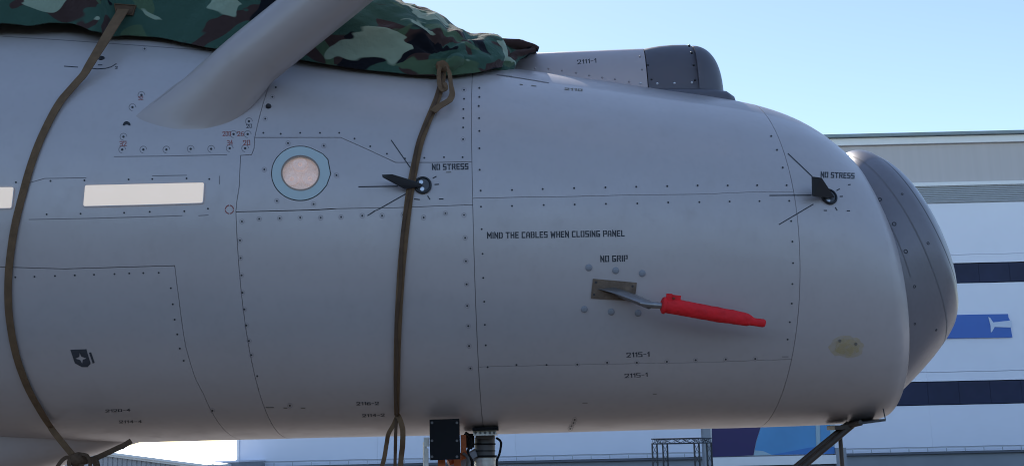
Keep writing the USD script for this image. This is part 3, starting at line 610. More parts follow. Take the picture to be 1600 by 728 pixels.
studs('housing_screw', ((1012.5, 102), (1018, 124.5)), .004, 'vane_black', -FW*1.0, fd)
studs('cover_screw', ((1077, 72), (1081, 83), (1084, 102), (1086, 125.5)), .0048, 'vane_black', -FW*.99, fd)
studs('bright_screw', ((1001, 130.5), (1027, 131), (1054, 130.5), (1081, 129.5)), .0042, 'screw_steel', -.2085, fd)
def flat_text(s, p0, p1, h, mat, Y, parent, **k):
    ms = []
    for g in lettering(s, p0, p1, h, **k):
        for v, f in tri2d(g): ms.append((np.array([fat(x, y, Y) for x, y in v]), f[:, ::-1]))
    emit('lettering', cat_(ms), mat, parent)
flat_text('2111-1', (902, 101), (932, 98.5), 7, 'stencil_ink', -FW*.93-.004, fl, stencil=False, bold=.16)

# belly fairing at the left, landing gear, small hatch below the nose
st = []
for px, low in ((200, 690), (165, 700), (140, 707), (110, 715.5), (73, 728), (30, 740), (-40, 752), (-140, 765), (-400, 770)):
    b = fat(px, low, -.10); st.append((b[0], b[2]))
V = []
for x, zb_ in st:
    t = np.linspace(0, 2*np.pi, 49)[:-1]; zc = .26; hh = zc-zb_
    V.append(np.stack([np.full(48, x), hh*.92*np.sign(np.cos(t))*np.abs(np.cos(t))**.8, zc+hh*np.sign(np.sin(t))*np.abs(np.sin(t))**.8], 1))
emit('intake_fairing', (np.vstack(V + [V[0].mean(0)[None]]), np.vstack([grid_faces(len(V), 48, True)[:, ::-1], [[len(V)*48, i, (i+1) % 48] for i in range(48)]])), 'aircraft_grey', AIR, smooth=50)
YG = -.10
def fbox(x0, y0, x1, y1, Y, dep):
    a, b = fat(x0, y0, Y), fat(x1, y1, Y); return bx([a[0], Y, a[2]], [b[0], Y+dep, b[2]])
def plane_z(py, Y): return fat(757, py, Y)[2]
zground = (np.linalg.inv(ROT) @ (np.array([0, -4., 0.0])-EYE) + CF)[2]
bay = emit('gear_door', fbox(671, 655, 719, 717, -.30, .012), 'equipment_black', AIR)
emit('door_edge', fbox(664, 700, 669.5, 742, -.27, .015), 'polished_steel', bay); emit('door_hinge', fbox(662, 683, 670, 697, -.27, .03), 'polished_steel', bay)
emit('safety_pin_flag', fbox(719.5, 679, 728.5, 708, -.2, .02), 'marker_orange', AIR, label='orange upper flag beside the black gear door')
emit('safety_pin_flag', fbox(684, 718, 696, 760, -.25, .02), 'marker_orange', AIR, label='orange lower flag under the black gear door')
emit('safety_pin_flag', fbox(709, 716, 720, 735, -.22, .02), 'marker_orange', AIR, label='small orange flag between door and strut')
def vcyl(px, y0, y1, rpx, Y, n=32):
    a, b = fat(px, y0, Y), fat(px, y1, Y); d = (a[1]-CF[1]); return trimesh.creation.cylinder(rpx*d/FOCAL_PX, segment=[[a[0], Y, a[2]], [b[0], Y, b[2]]], sections=n)
cx = 757.5
emit('gear_mount', fbox(738, 667.5, 778.5, 671.5, -.22, .26), 'equipment_black', AIR)
col = emit('gear_collar', fbox(739, 671.8, 775.5, 679, -.20, .2), 'polished_steel', AIR)
emit('collar_clamp', fbox(743, 679, 772, 684, -.16, .14), 'strut_grey', col)
emit('shock_strut', vcyl(cx, 683, 712, 15.5, YG), 'strut_grey', AIR, smooth=30)
emit('strut_band', vcyl(cx, 710.5, 714, 18.5, YG), 'equipment_black', AIR, smooth=30)
emit('strut_sleeve', cat_([vcyl(cx+1, 714, 742, 16.5, YG), vcyl(cx+1, 716, 719, 17.6, YG), vcyl(cx+1, 724, 726, 17.4, YG)]), 'polished_steel', AIR, smooth=30)
pz = fat(cx, 742, YG); emit('strut_leg', trimesh.creation.cylinder(.03, segment=[[pz[0], YG, pz[2]], [pz[0], YG, zground+.3]], sections=28), 'polished_steel', AIR, smooth=30)
for s in (-1, 1):
    w = trimesh.creation.torus(.2, .085, major_sections=40, minor_sections=18); w.apply_transform(trimesh.transformations.rotation_matrix(np.pi/2, [1, 0, 0])); w.apply_translation([pz[0], YG+s*.14, zground+.285])
    wn = emit('nose_wheel', w, 'tyre_rubber', AIR, smooth=True)
    emit('wheel_hub', trimesh.creation.cylinder(.13, segment=[[pz[0], YG+s*.08, zground+.285], [pz[0], YG+s*.2, zground+.285]], sections=28), 'gear_grey', wn, smooth=30)
emit('drag_brace', tube([fat(700, 742, -.12), fat(722, 722, -.12), fat(748, 706, -.10)], .018, 14), 'gear_grey', AIR, smooth=40)
emit('steering_hose', tube(smooth_path(np.array([fat(737, 700, -.16), fat(731, 694, -.17), fat(733, 683, -.17), fat(738, 680, -.16)]), 16), .004, 8), 'equipment_black', AIR, smooth=True)
emit('steering_actuator', tube([fat(733, 677, -.14), fat(733, 699, -.14)], .017, 14), 'equipment_black', AIR, smooth=40)
emit('gear_brace', hull([fat(x, y, Y) for x, y in ((716, 715), (742, 703), (746, 712), (720, 728)) for Y in (-.16, -.10)]), 'gear_grey', AIR)
def hose(pts, r, mat): emit('hydraulic_hose', tube(smooth_path(np.array([fat(*p) for p in pts]), 24), r, 10), mat, AIR, smooth=True)
hose([(728, 676, -.15), (736, 690, -.19), (731, 706, -.19), (738, 722, -.17), (736, 742, -.16)], .0045, 'equipment_black')
hose([(776, 684, -.16), (783, 692, -.18), (781, 706, -.19), (776, 722, -.19), (779, 742, -.18)], .0038, 'equipment_black')
hose([(724, 708, -.2), (731, 716, -.21), (729, 730, -.2), (724, 742, -.2)], .005, 'strut_grey')
for x, y in ((675, 660), (714, 660), (675, 688), (714, 688), (675, 713), (714, 713)):
    c_ = trimesh.creation.cylinder(.0042, segment=[fat(x, y, -.304), fat(x, y, -.29)], sections=10); emit('door_bolt', c_, 'strut_grey', bay)
for x in (743, 750.5, 758, 765.5, 772):
    c_ = trimesh.creation.cylinder(.0042, segment=[fat(x, 675.5, -.206), fat(x, 675.5, -.19)], sections=10); emit('collar_bolt', c_, 'strut_grey', col)
emit('strut_clamp', cat_([vcyl(cx, 692, 694.5, 16.6, YG), vcyl(cx, 703, 704.5, 16.4, YG)]), 'equipment_black', AIR, smooth=30)
emit('lock_cylinder', tube([fat(700, 722, -.2), fat(731, 708, -.18)], .012, 14), 'marker_orange', AIR, smooth=40)
emit('link_arm', tube([fat(664, 690, -.26), fat(664, 742, -.26)], .006, 10), 'polished_steel', AIR, smooth=40)
q = [fat(1341, 660, -.2), fat(1384, 654, -.25), fat(1384, 657.5, -.25), fat(1342, 663, -.2)]
hatch = emit('belly_hatch', hull(np.vstack([np.array(q)+[0, .14, .003], np.array(q)])), 'vane_grey', AIR)
emit('hatch_stay', tube([fat(1380, 638, -.24), fat(1383.5, 655, -.25)], .0018, 8), 'vane_black', hatch)
# ------------------------------------------------------------------ camouflage cover over the canopy
def base_of(P): 
    w = pose(P); return w
CV = thing('canopy_cover', 'camouflage cloth cover draped over the cockpit canopy on top of the fuselage', 'cover', pose([-1.0, 0, 1.3]))
ed = [(0, 37), (20, 38.5), (45, 41), (80, 36), (105, 36.5), (125, 41), (150, 50), (168, 57), (200, 56), (235, 58), (290, 68), (330, 76), (400, 84), (475, 95), (520, 102), (560, 108), (600, 112), (650, 117), (690, 118.5), (740, 114), (775, 107), (800, 99), (822, 90), (838, 78)]
E_ = np.array([fat(x, y, -.185) if x > 790 else sp(x, y, .018 + .02*(1 if x < 160 else 0))[0] for x, y in ed])
xs = E_[:, 0]
tp = [(565, -2), (600, 4), (640, 22), (690, 42), (715, 57), (735, 67), (770, 66), (800, 69), (838, 75)]
T_ = np.array([fat(x, y, -.10 if x < 720 else -.13) for x, y in tp])
tx = np.r_[-7, -4.2, -3.6, -2.6, -1.6, -1.0, -.62, T_[:, 0]]; tz = np.r_[1.4, 1.5, 1.95, 2.15, 2.12, 1.95, 1.73, T_[:, 2]]
ztop = PchipInterpolator(tx[2:], tz[2:])
nx, nt = 420, 190
gx = np.linspace(-3.4, xs[-1], nx); tq = np.linspace(0, 1, nt)
ey = PchipInterpolator(xs, E_[:, 1]); ez = PchipInterpolator(xs, E_[:, 2])
V = np.zeros((nx, nt, 3))
for i, x in enumerate(gx):
    xc = max(x, xs[0]); y0, z0 = float(ey(xc)), float(ez(xc)); zt = max(float(ztop(x)), z0+.012)
    if x < xs[0]: z0 += .012*math.sin(x*9)
    a = tq*np.pi
    k = np.clip((xs[-1]-x)/.45, .0, 1); pw = .62 + .38*(1-k)
    yy = y0*np.sign(np.cos(a))*np.abs(np.cos(a))**(1.0 if k < 1 else .95); zz = z0 + (zt-z0)*np.abs(np.sin(a))**pw
    V[i] = np.stack([np.full(nt, x), yy, zz], 1)
du, dv = np.gradient(V, axis=0), np.gradient(V, axis=1); Nn = np.cross(du, dv); Nn /= np.linalg.norm(Nn, axis=2, keepdims=True)+1e-9
if Nn[nx//2, nt//2, 2] < 0: Nn = -Nn
P = V.reshape(-1, 3); X = P[:, 0]
ridge = lambda f: 1-np.abs(2*f-1)
f1 = meshkit.fbm(np.stack([P[:, 0]*2.2 + P[:, 2]*2.4, P[:, 1]*2.0, P[:, 2]*5.0 - P[:, 0]*2.4], 1), 3, 3)
f2 = meshkit.fbm(np.stack([P[:, 0]*7 - P[:, 2]*5, P[:, 1]*6, P[:, 2]*12 + P[:, 0]*6], 1), 3, 11)
f3 = meshkit.fbm(np.stack([P[:, 0]*14, P[:, 1]*3, P[:, 2]*7], 1), 2, 5)
edge = np.minimum(tq, 1-tq)[None, :].repeat(nx, 0).ravel(); fall = np.clip(edge/.06, .25, 1)
amp = np.interp(X, [-3.4, -.6, -.25, 0, .3], [.04, .03, .022, .012, .010])
disp = fall*(amp*(ridge(f1)**2-.35) + .013*(ridge(f2)**1.6-.4) + .006*(f3-.5))
cr = meshkit.fbm(np.stack([P[:, 0]*3.2 - P[:, 2]*4.5, P[:, 1]*2, P[:, 2]*2.0 + P[:, 0]], 1), 2, 31); disp += fall*.014*np.clip((ridge(cr)-.86)/.14, 0, 1)
kn = sp(690, 102, .02)[0]; dk = np.linalg.norm(P-kn, axis=1); ang = np.arctan2(P[:, 2]-kn[2], P[:, 0]-kn[0])
disp += .008*np.exp(-((dk-.12)/.13)**2)*np.cos(ang*11)*np.clip(dk/.05, 0, 1)*fall
V2 = (P + Nn.reshape(-1, 3)*disp[:, None]).reshape(nx, nt, 3)
inner = V2 - Nn*.006
VV = np.vstack([V2.reshape(-1, 3), inner.reshape(-1, 3)]); F = grid_faces(nx, nt); k = nx*nt
i = np.arange(nx-1); rim = []
for c, fl in ((0, 0), (nt-1, 1)):
    a, b = i*nt+c, (i+1)*nt+c; q = [np.stack([a, b, b+k], 1), np.stack([a, b+k, a+k], 1)]; rim += [x[:, ::-1] if fl else x for x in q]
emit('cloth', (VV, np.vstack([F, F[:, ::-1]+k] + rim)), 'camouflage_cloth', CV, smooth=60)
# gathered folds at the front end of the cover
def fold(pts, r, seed, squash=.75):
    P = smooth_path(np.array([sp(x, y, h)[0] if mode == 's' else fat(x, y, h) for x, y, h, mode in pts]), 50); s = np.linspace(0, 1, 50)
    rr = np.interp(s, np.linspace(0, 1, len(r)), r); T = tube(P, rr, 26, squash=squash)
    v = np.array(T.vertices); n_ = meshkit.fbm(v*np.array([9, 22, 26]) + seed, 3, seed); c = np.vstack([np.repeat(P, 26, 0), P[[0, -1]]]); d = v-c
    v = c + d*(1 + .9*(ridge(n_)[:, None]-.55)); emit('fold', (v, T.faces), 'camouflage_cloth', CV, smooth=70)
fold([(676, 112, .02, 's'), (705, 102, .035, 's'), (728, 88, -.24, 'f'), (748, 76, -.2, 'f'), (775, 70, -.18, 'f'), (800, 70, -.17, 'f'), (825, 73, -.17, 'f'), (841, 78, -.17, 'f')], [.014, .028, .036, .032, .028, .026, .020, .010], 4)
fold([(686, 112, .018, 's'), (720, 107, .02, 's'), (750, 101, .02, 's'), (780, 94, .02, 's'), (808, 88, -.19, 'f'), (836, 79, -.185, 'f')], [.010, .026, .034, .036, .026, .008], 9)
fold([(742, 66, -.16, 'f'), (731, 78, -.24, 'f'), (714, 93, -.32, 'f'), (699, 103, .03, 's'), (690, 108, .025, 's')], [.006, .02, .022, .016, .01], 14, .6)
fold([(700, 62, -.22, 'f'), (706, 76, -.30, 'f'), (702, 90, -.36, 'f'), (695, 101, .03, 's')], [.004, .014, .016, .01], 17, .5)
# buckle patch sewn on the cloth
_h = V2[:, :nt//2+2].reshape(-1, 3); _cd = LinearNDInterpolator(np.stack(px_of(_h), 1), np.linalg.norm(_h-CF, axis=1))
def on_cover(px, py, h): return CF + ray(px, py)*(float(_cd([[px, py]])[0])-h)
patch = [on_cover(178, 6.5, .006), on_cover(213, 9, .006), on_cover(208, 25, .006), on_cover(181, 23, .006)]
pc = np.array(patch); emit('strap_patch', hull(np.vstack([pc, pc+[0, .09, .04]])), 'webbing_dark', CV)
emit('patch_stitching', cat_([tube([pc[i_]*.93+pc.mean(0)*.07-[0, .002, -.001], pc[(i_+1) % 4]*.93+pc.mean(0)*.07-[0, .002, -.001]], .0011, 6) for i_ in range(4)]), 'webbing_tan', CV)

# ------------------------------------------------------------------ tie straps
def skin_path(pts, n):
    q = np.array([[*sp(x, y, h)[0], *sp(x, y, h)[1]] for x, y, h in pts]); q = smooth_path(q, n); return q[:, :3], q[:, 3:]
ST = thing('tie_strap', 'long brown webbing strap bowed around the fuselage at the left, below the sewn patch', 'strap', pose(fat(118, 716, -.4)), None)
P1, N1 = skin_path([(130, 118, .022), (112, 138, .014), (95, 158, .01), (75, 193, .007), (56, 236, .006), (40, 286, .006), (26, 340, .006), (16, 400, .006), (12.5, 450, .006), (15, 500, .006), (24, 550, .006), (41, 600, .006), (62, 640, .008), (80, 668, .014)], 90)
hA, hB = on_cover(193, 15, .012), sp(130, 118, .022)[0]
head = np.array([hA + (hB-hA)*q - ray(193-63*q, 15+103*q)*.03*math.sin(math.pi*q) for q in (0, .12, .25, .4, .55, .7, .85)]); nh = np.tile(np.array([0, -.85, .5]), (7, 1))
YK = P1[-1][1]
fl_ = np.linspace(0, 1, 14)[:, None]; N1[-14:] = N1[-14:]*(1-fl_) + np.array([0, -1., -.25])*fl_
tail_ = np.array([fat(95, 688, YK-.006), fat(108, 704, YK-.004), fat(118, 715, YK)]); nt_ = np.tile(np.array([0, -1., -.22]), (3, 1))
allq = smooth_path(np.hstack([np.vstack([head, P1, tail_]), np.vstack([nh, N1, nt_])]), 150)
wd = np.interp(np.linspace(0, 1, 150), [0, .05, .12, .25, .5, .8, 1], [.038, .034, .025, .022, .021, .021, .019])
emit('webbing', ribbon(allq[:, :3], allq[:, 3:], wd, .0026), 'webbing_tan', ST, smooth=40)
kn1 = fat(122, 718, YK)
s = trimesh.creation.icosphere(3, .024); s.vertices = s.vertices*[1.25, 1, .9]*(1+.5*(meshkit.fbm(s.vertices*60, 3, 2)[:, None]-.5)) + kn1; emit('knot', s, 'webbing_dark', ST, smooth=True)
def loop(name, pts, Y, w, parent, mat='webbing_tan', nrm=(0, -1, .05), n=40, th=.003):
    pp = smooth_path(np.array([fat(x, y, Y + (d[0] if d else 0)) for x, y, *d in pts]), n); nn = np.tile(np.array(nrm, float), (n, 1)); return emit(name, ribbon(pp, nn, w, th), mat, parent, smooth=40)
loop('bow_loop', [(118, 714), (105, 714, -.01), (94, 722, -.02), (88, 734, -.02), (100, 748), (118, 724)], YK-.01, .012, ST, 'webbing_dark')
loop('bow_loop', [(120, 712), (108, 720, -.01), (112, 738, -.015), (124, 744), (128, 724)], YK-.01, .012, ST, 'webbing_dark')
loop('bow_loop', [(124, 718), (128, 709, -.01), (136, 711, -.015), (141, 724, -.01), (134, 740), (126, 726)], YK-.01, .010, ST, 'webbing_dark')
loop('strap_end', [(124, 720), (142, 718), (150, 722), (152, 744)], YK, .02, ST, 'webbing_dark')
loop('strap_tail', [(128, 722), (150, 715), (168, 707), (184, 699.5), (192, 696), (205, 688)], -.30, .017, ST, 'webbing_dark')

ST2 = thing('tie_strap', 'folded brown webbing strap hanging straight from the knotted cover past the black vane', 'strap', pose(fat(620, 656, -.3)), None)
P2, N2 = skin_path([(693, 106, .028), (690, 130, .02), (684, 152, .014), (676, 172, .010), (666, 196, .008), (656, 224, .008), (649, 255, .008), (643, 285, .010), (638, 318, .008), (633, 360, .007), (628, 410, .007), (624.5, 460, .007), (622, 510, .007), (620.5, 560, .007), (620, 610, .007), (620, 648, .010)], 110)
ws = np.interp(np.linspace(0, 1, 110), [0, .15, .5, .8, 1], [.020, .022, .024, .020, .016])
emit('webbing', ribbon(P2, N2, ws, .003), 'webbing_tan', ST2, smooth=40)
t_ = frames(P2); sw = np.cross(t_, N2); sw /= np.linalg.norm(sw, axis=1, keepdims=True)
emit('folded_edge', ribbon(P2 + N2*.003 + sw*(ws*.27)[:, None]*np.sin(np.linspace(0, 16, 110))[:, None]**2*np.sign(1.0), N2 + sw*.5, ws*.45, .0028), 'webbing_dark', ST2, smooth=40)
def sl_loop(name, pts, w, parent, mat='webbing_tan', n=50):
    p, nn = skin_path(pts, n); return emit(name, ribbon(p, nn, w, .0035), mat, parent, smooth=40)
sl_loop('hanging_loop', [(688, 104, .04), (685.5, 118, .035), (686.5, 132, .03), (692, 142, .03), (697, 139, .035), (694, 130, .04)], .013, ST2)
sl_loop('hanging_loop', [(695, 103, .045), (702, 114, .04), (704.5, 132, .035), (706.5, 147, .03), (703, 156, .03), (694, 162, .03), (684, 168, .028), (677, 175, .025)], np.interp(np.linspace(0, 1, 50), [0, .5, .7, 1], [.013, .013, .019, .022]), ST2)
s = trimesh.creation.icosphere(3, .019); s.vertices = s.vertices*[1.2, .8, 1.0]*(1+.55*(meshkit.fbm(s.vertices*70, 3, 8)[:, None]-.5)) + sp(691.5, 104, .035)[0]; emit('knot', s, 'webbing_tan', ST2, smooth=True)
s = trimesh.creation.icosphere(2, .011); s.vertices = s.vertices*[.8, .8, 1.2] + sp(681.5, 101, .03)[0]; emit('cord_toggle', s, 'webbing_tan', ST2, smooth=True)
Yl = -.30
loop('bottom_loop', [(620.5, 650, -.02), (615, 663, -.03), (607.5, 676, -.03), (604, 693), (601, 712), (596, 735), (596, 790), (604, 812)], Yl, .0135, ST2)
loop('bottom_loop', [(621, 648, -.03), (626, 658, -.04), (629.5, 674, -.04), (629, 694, -.03), (627, 712), (625.5, 735), (622, 790), (608, 812)], Yl, .0165, ST2)
loop('bottom_loop', [(620, 652, -.025), (618.5, 670, -.03), (618, 690, -.02), (617.5, 712), (617, 740), (614, 790)], Yl-.004, .010, ST2, 'webbing_dark')

# red cover on the air data probe
CP = thing('probe_cover', 'red cloth sleeve with a small tag pushed over the air data probe', 'cover', pose(sp(1115, 491, .09)[0]))
cp = np.array([sp(1033.5, 476.5, .095)[0], sp(1036, 476.8, .095)[0], sp(1060, 480, .096)[0], sp(1100, 487.5, .096)[0], sp(1140, 494.5, .096)[0], sp(1164, 499, .096)[0], sp(1172, 501, .096)[0], sp(1176, 502.5, .096)[0], sp(1193, 505, .096)[0], sp(1195, 505.4, .096)[0]])
n = 120; cq = smooth_path(cp, n); rr = np.interp(np.linspace(0, 1, n), [0, .015, .1, .5, .78, .83, .865, .89, .985, 1], [.019, .0225, .0228, .0212, .0198, .0185, .0135, .0118, .0122, .010])
T = tube(cq, rr, 36); v = np.array(T.vertices); c = np.vstack([np.repeat(cq, 36, 0), cq[[0, -1]]]); d = v-c
w_ = meshkit.fbm(v*np.array([22, 60, 60]), 3, 21); w2 = meshkit.fbm(v*np.array([90, 120, 120]), 2, 4)
v = c + d*(1+.28*(w_[:, None]-.5)+.10*(w2[:, None]-.5)); emit('sleeve', (v, T.faces), 'cover_red', CP, smooth=60)
tg = np.array([sp(1041, 459.5, .098)[0], sp(1064, 462.5, .098)[0], sp(1062.5, 474, .100)[0], sp(1040, 471, .100)[0]])
tgn = np.array([0, -1, .2])
tag_ = emit('tag', hull(np.vstack([tg, tg+tgn*.004])), 'cover_red', CP)
emit('tag_fold', hull(np.vstack([tg[[0, 3]]+tgn*.006, tg[[0, 3]]*.6+tg[[1, 2]]*.4+tgn*.011, tg[[0, 3]]+tgn*.003])), 'cover_red', CP)
c3 = np.array([sp(1049, 466.5, .105)[0], sp(1053.5, 464.3, .105)[0], sp(1055, 467.2, .105)[0]]); emit('tag_mark', hull(np.vstack([c3, c3+tgn*.001])), 'webbing_tan', CP)
emit('sleeve_hem', tube(cq[1:5], rr[1:5]*1.1, 30), 'cover_red', CP, smooth=50)
sl0 = np.array([sp(1034.5, 476.5, .095)[0]])

# ------------------------------------------------------------------ support stand under the nose
g0 = fat(1313, 668, -.12); gw = pose(g0)
SS = thing('support_stand', 'dark pipe stand with a sloping twin brace under the nose tip', 'stand', (gw[0], gw[1], 0))
def wl(p, z): q = pose(p); return np.array([q[0], q[1], z])
emit('post', trimesh.creation.cylinder(.007, segment=[pose(fat(1311.5, 665, -.12)), wl(fat(1311.5, 665, -.12), 0.02)], sections=18), 'pole_dark', SS, air=False, smooth=40)
emit('post_cap', bx(pose(fat(1304, 664, -.16)), pose(fat(1318, 671, -.06))), 'pole_dark', SS, air=False)
def brace(a, b, r):
    A_, B_ = pose(fat(*a)), pose(fat(*b)); d = B_-A_; E_2 = A_ + d*(A_[2]-.03)/(A_[2]-B_[2]); emit('brace', trimesh.creation.cylinder(r, segment=[A_, E_2], sections=18), 'pole_dark', SS, air=False, smooth=40); return E_2
e1 = brace((1326, 661, -.12), (1238, 733, -.12), .0095); brace((1332, 664, -.15), (1246, 736, -.15), .0095)
emit('foot_plate', bx(e1-[.15, .12, .03], e1+[.15, .12, -.012]), 'pole_dark', SS, air=False)
emit('foot_plate', bx(wl(fat(1311.5, 665, -.12), 0)-[.12, .12, -.0], wl(fat(1311.5, 665, -.12), .02)+[.12, .12, 0]), 'pole_dark', SS, air=False)
emit('tray_arm', tube([pose(fat(1316, 667, -.12)), pose(fat(1345, 660, -.2))], .009, 12), 'pole_dark', SS, air=False, smooth=40)

# ------------------------------------------------------------------ ground
def top_mesh(name, mesh, mat, label=None, cat=None, kind=None, smooth=False):
    nd = emit(name, mesh, mat, None, smooth=smooth, air=False); tag(stage.GetPrimAtPath(nd.path), label, cat, None, kind); return nd
gq = np.linspace(-1, 1, 41); gq = np.sign(gq)*np.abs(gq)**2.2*1500
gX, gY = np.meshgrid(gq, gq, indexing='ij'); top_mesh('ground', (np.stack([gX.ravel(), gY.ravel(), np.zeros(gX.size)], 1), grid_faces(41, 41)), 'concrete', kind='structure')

hA_, hS = np.meshgrid(np.radians(np.linspace(52, 308, 150)), np.linspace(0, 1, 40), indexing='ij')
hR = 52 + 150*hS; hX, hY = hR*np.sin(hA_), hR*np.cos(hA_)
hZ = (26*np.sin(np.clip(hS*1.15, 0, 1)*np.pi/2)*(.8+.4*meshkit.fbm(np.stack([hX*.012, hY*.012, hX*0], -1), 3, 4)) + 5*(meshkit.fbm(np.stack([hX*.12, hY*.12, hX*0], -1), 3, 8)-.5)*np.clip(hS*8, 0, 1))*np.clip(np.minimum(hA_-np.radians(52), np.radians(308)-hA_)/.25, 0, 1)**.7 - .3
top_mesh('wooded_hill', (np.stack([hX, hY, hZ], -1).reshape(-1, 3), grid_faces(150, 40)), 'blocker_green', kind='structure', smooth=True)  # unseen hill, added to block low sky light on the lower fuselage
top_mesh('asphalt_apron', bx([-40, -40, -.05], [40, 2.2, .004]), 'dark_apron', kind='structure')  # unseen dark slab, added to cut ground bounce and narrow the lit belly strip

# ------------------------------------------------------------------ exhibition hall behind
Y = 60.0
zz = lambda py, px=1500, YY=Y: wat(px, py, YY)[2]
XL, XR = wat(374, 700, Y)[0], 46.0
HB = thing('exhibition_hall', 'long white exhibition hall with dark window bands and a louvre strip', 'building', ((XL+XR)/2, Y+12, 0))
def hb(name, y0, y1, mat, out=0.0, dep=.3, x0=None, x1=None, YY=Y):
    z1, z0 = zz(y0), zz(y1); return emit(name, bx([XL if x0 is None else x0, YY-out, z0], [XR if x1 is None else x1, YY-out+dep, z1]), mat, HB, air=False)
emit('wall', bx([XL+.05, Y+.31, 0], [XR-.05, Y+26, zz(214)]), 'facade_grey', HB, air=False)
zr = zz(209); emit('roof', bx([XL-.15, Y-.5, zr-.16], [XR+.15, Y+26.3, zr]), 'roof_cap', HB, air=False)
hb('eave_band', 214, 224.5, 'facade_trim', .22, .5)
hb('upper_panel', 225, 284.5, 'facade_grey', .0, .3)
hb('drip_rail', 285, 290.5, 'facade_trim', .16, .45)
lv = hb('louvre_back', 291, 317, 'louvre_back', -.1, .2)
for k in range(9):
    ya = 291.6+k*2.85; sl_ = trimesh.creation.box((XR-XL-.1, .16, (zz(ya)-zz(ya+1.75)))); sl_.apply_transform(trimesh.transformations.rotation_matrix(-.5, [1, 0, 0])); sl_.apply_translation([(XL+XR)/2, Y-.0, (zz(ya)+zz(ya+1.75))/2]); emit('louvre_slat', sl_, 'louvre_slat', lv, air=False)
def panels(y0, y1, mat, out=0.0, w=7.5):
    x = XL
    while x < XR-.1:
        e = min(x+w, XR); hb('wall_panel', y0, y1, mat, out, .3, x+.003, e-.003); x = e
panels(317.5, 397.6, 'facade_white'); panels(398.2, 410.8, 'facade_white', .03)
def glazing(y0, y1):
    f = hb('window_band', y0, y1, 'mullion_navy', -.06, .24); x = XL+.1; k = 0
    while x < XR-1:
        emit('pane', bx([x, Y+.025, zz(y1-.7)], [min(x+1.685, XR-.1), Y+.05, zz(y0+.7)]), 'pane_navy', f, air=False); x += 1.7; k += 1
glazing(411.5, 442)
panels(442.6, 580, 'facade_white'); panels(580.7, 594.5, 'facade_white', .03)
glazing(595, 631.5)
panels(632, 696.5, 'facade_white'); panels(697.2, 704, 'facade_white', .03)
hb('ledge', 704.6, 707.5, 'louvre_back', .35, .7)
hb('plinth', 708, 740, 'plinth_grey', .1, .42)
emit('base_wall', bx([XL, Y-.05, 0], [XR, Y+.3, zz(740)-.003]), 'plinth_grey', HB, air=False)
rl = hb('hand_rail', 697.6, 698.6, 'louvre_slat', .6, .05)
x = XL
while x < XR: emit('rail_post', bx([x, Y-.598, zz(704.4)], [x+.035, Y-.56, zz(698.7)]), 'louvre_slat', rl, air=False); x += 1.0
emit('corner_post', bx([XL-.12, Y-.1, 0], [XL-.002, Y+.3, zz(225)]), 'facade_trim', HB, air=False)
# blue sign on the wall, with a white aeroplane tail running off its end
def wpoly(pts, YY, th):
    q = np.array([wat(x, y, YY) for x, y in pts]); p = Polygon(q[:, [0, 2]]); m = trimesh.creation.extrude_polygon(p.buffer(0), th, engine='earcut'); m.apply_transform(np.array([[1, 0, 0, 0], [0, 0, -1, YY], [0, 1, 0, 0], [0, 0, 0, 1.]])); return m
SG = thing('wall_sign', 'blue sign with a white aeroplane tail emblem on the white hall wall', 'sign', wat(1500, 528, Y-.1))
emit('board', wpoly([(1380, 494), (1574, 490.5), (1575, 496), (1577, 500), (1578.5, 513), (1581, 527), (1380, 530)], Y-.02, .08), 'sign_blue', SG, air=False)
emit('emblem', wpoly([(1544, 495), (1547, 496.5), (1551.5, 503.5), (1576.5, 500.6), (1580, 500.3), (1581, 511), (1577.5, 511.5), (1554, 510.5), (1549.5, 518.5), (1548, 518.6), (1547.5, 508.5)], Y-.103, .03), 'sign_white', SG, air=False)

# ------------------------------------------------------------------ hoarding, truss frame and shed
Yb = 45.0
BN = thing('display_board', 'large display board with purple and blue graphics standing under the nose', 'board', (wat(1200, 720, Yb)[0], Yb, 0))
zt_ = zz(585, 1200, Yb)
def bpoly(pts, mat, Yo, name): return emit(name, wpoly(pts, Yb-Yo, .02), mat, BN, air=False)
x0b, x1b = wat(1111, 700, Yb)[0], wat(1304, 700, Yb)[0]
emit('backing', bx([x0b, Yb+.003, zz(711, 1200, Yb)], [x1b, Yb+.5, zt_]), 'facade_trim', BN, air=False)
bpoly([(1111, 585), (1216, 585), (1203, 625), (1187.5, 669), (1181, 690), (1177, 711), (1113, 713)], 'banner_purple', 0, 'purple_graphic')
bpoly([(1216.4, 585), (1272, 585), (1275, 698), (1262, 700), (1206, 710), (1177.6, 711), (1181.5, 690), (1188, 669), (1203.4, 625)], 'banner_blue', 0, 'blue_graphic')
bpoly([(1177.5, 711), (1179, 703), (1192, 704), (1206, 710)], 'banner_pale', .022, 'pale_corner')
bpoly([(1206, 710.2), (1262, 699), (1275, 697.5), (1304, 697), (1304, 708.3)], 'banner_deep', .022, 'deep_blue_wedge')
bpoly([(1272.4, 585), (1304, 585), (1304, 696.5), (1275.4, 697.2)], 'banner_pale', 0, 'pale_stripe')
bpoly([(1280, 585), (1296, 585), (1297, 696.5), (1282, 696.8)], 'banner_blue', .022, 'narrow_blue_stripe')
emit('base_band', bx([x0b, Yb-.15, zz(726, 1200, Yb)], [x1b, Yb+.5, zz(712.2, 1200, Yb)]), 'facade_trim', BN, air=False)
emit('base_recess', bx([x0b, Yb+.1, 0], [x1b, Yb+.5, zz(726.3, 1200, Yb)]), 'louvre_back', BN, air=False)
emit('edge_column', bx([wat(1099.5, 700, Yb)[0], Yb-.1, 0], [x0b-.003, Yb+.5, zt_]), 'plinth_grey', BN, air=False)
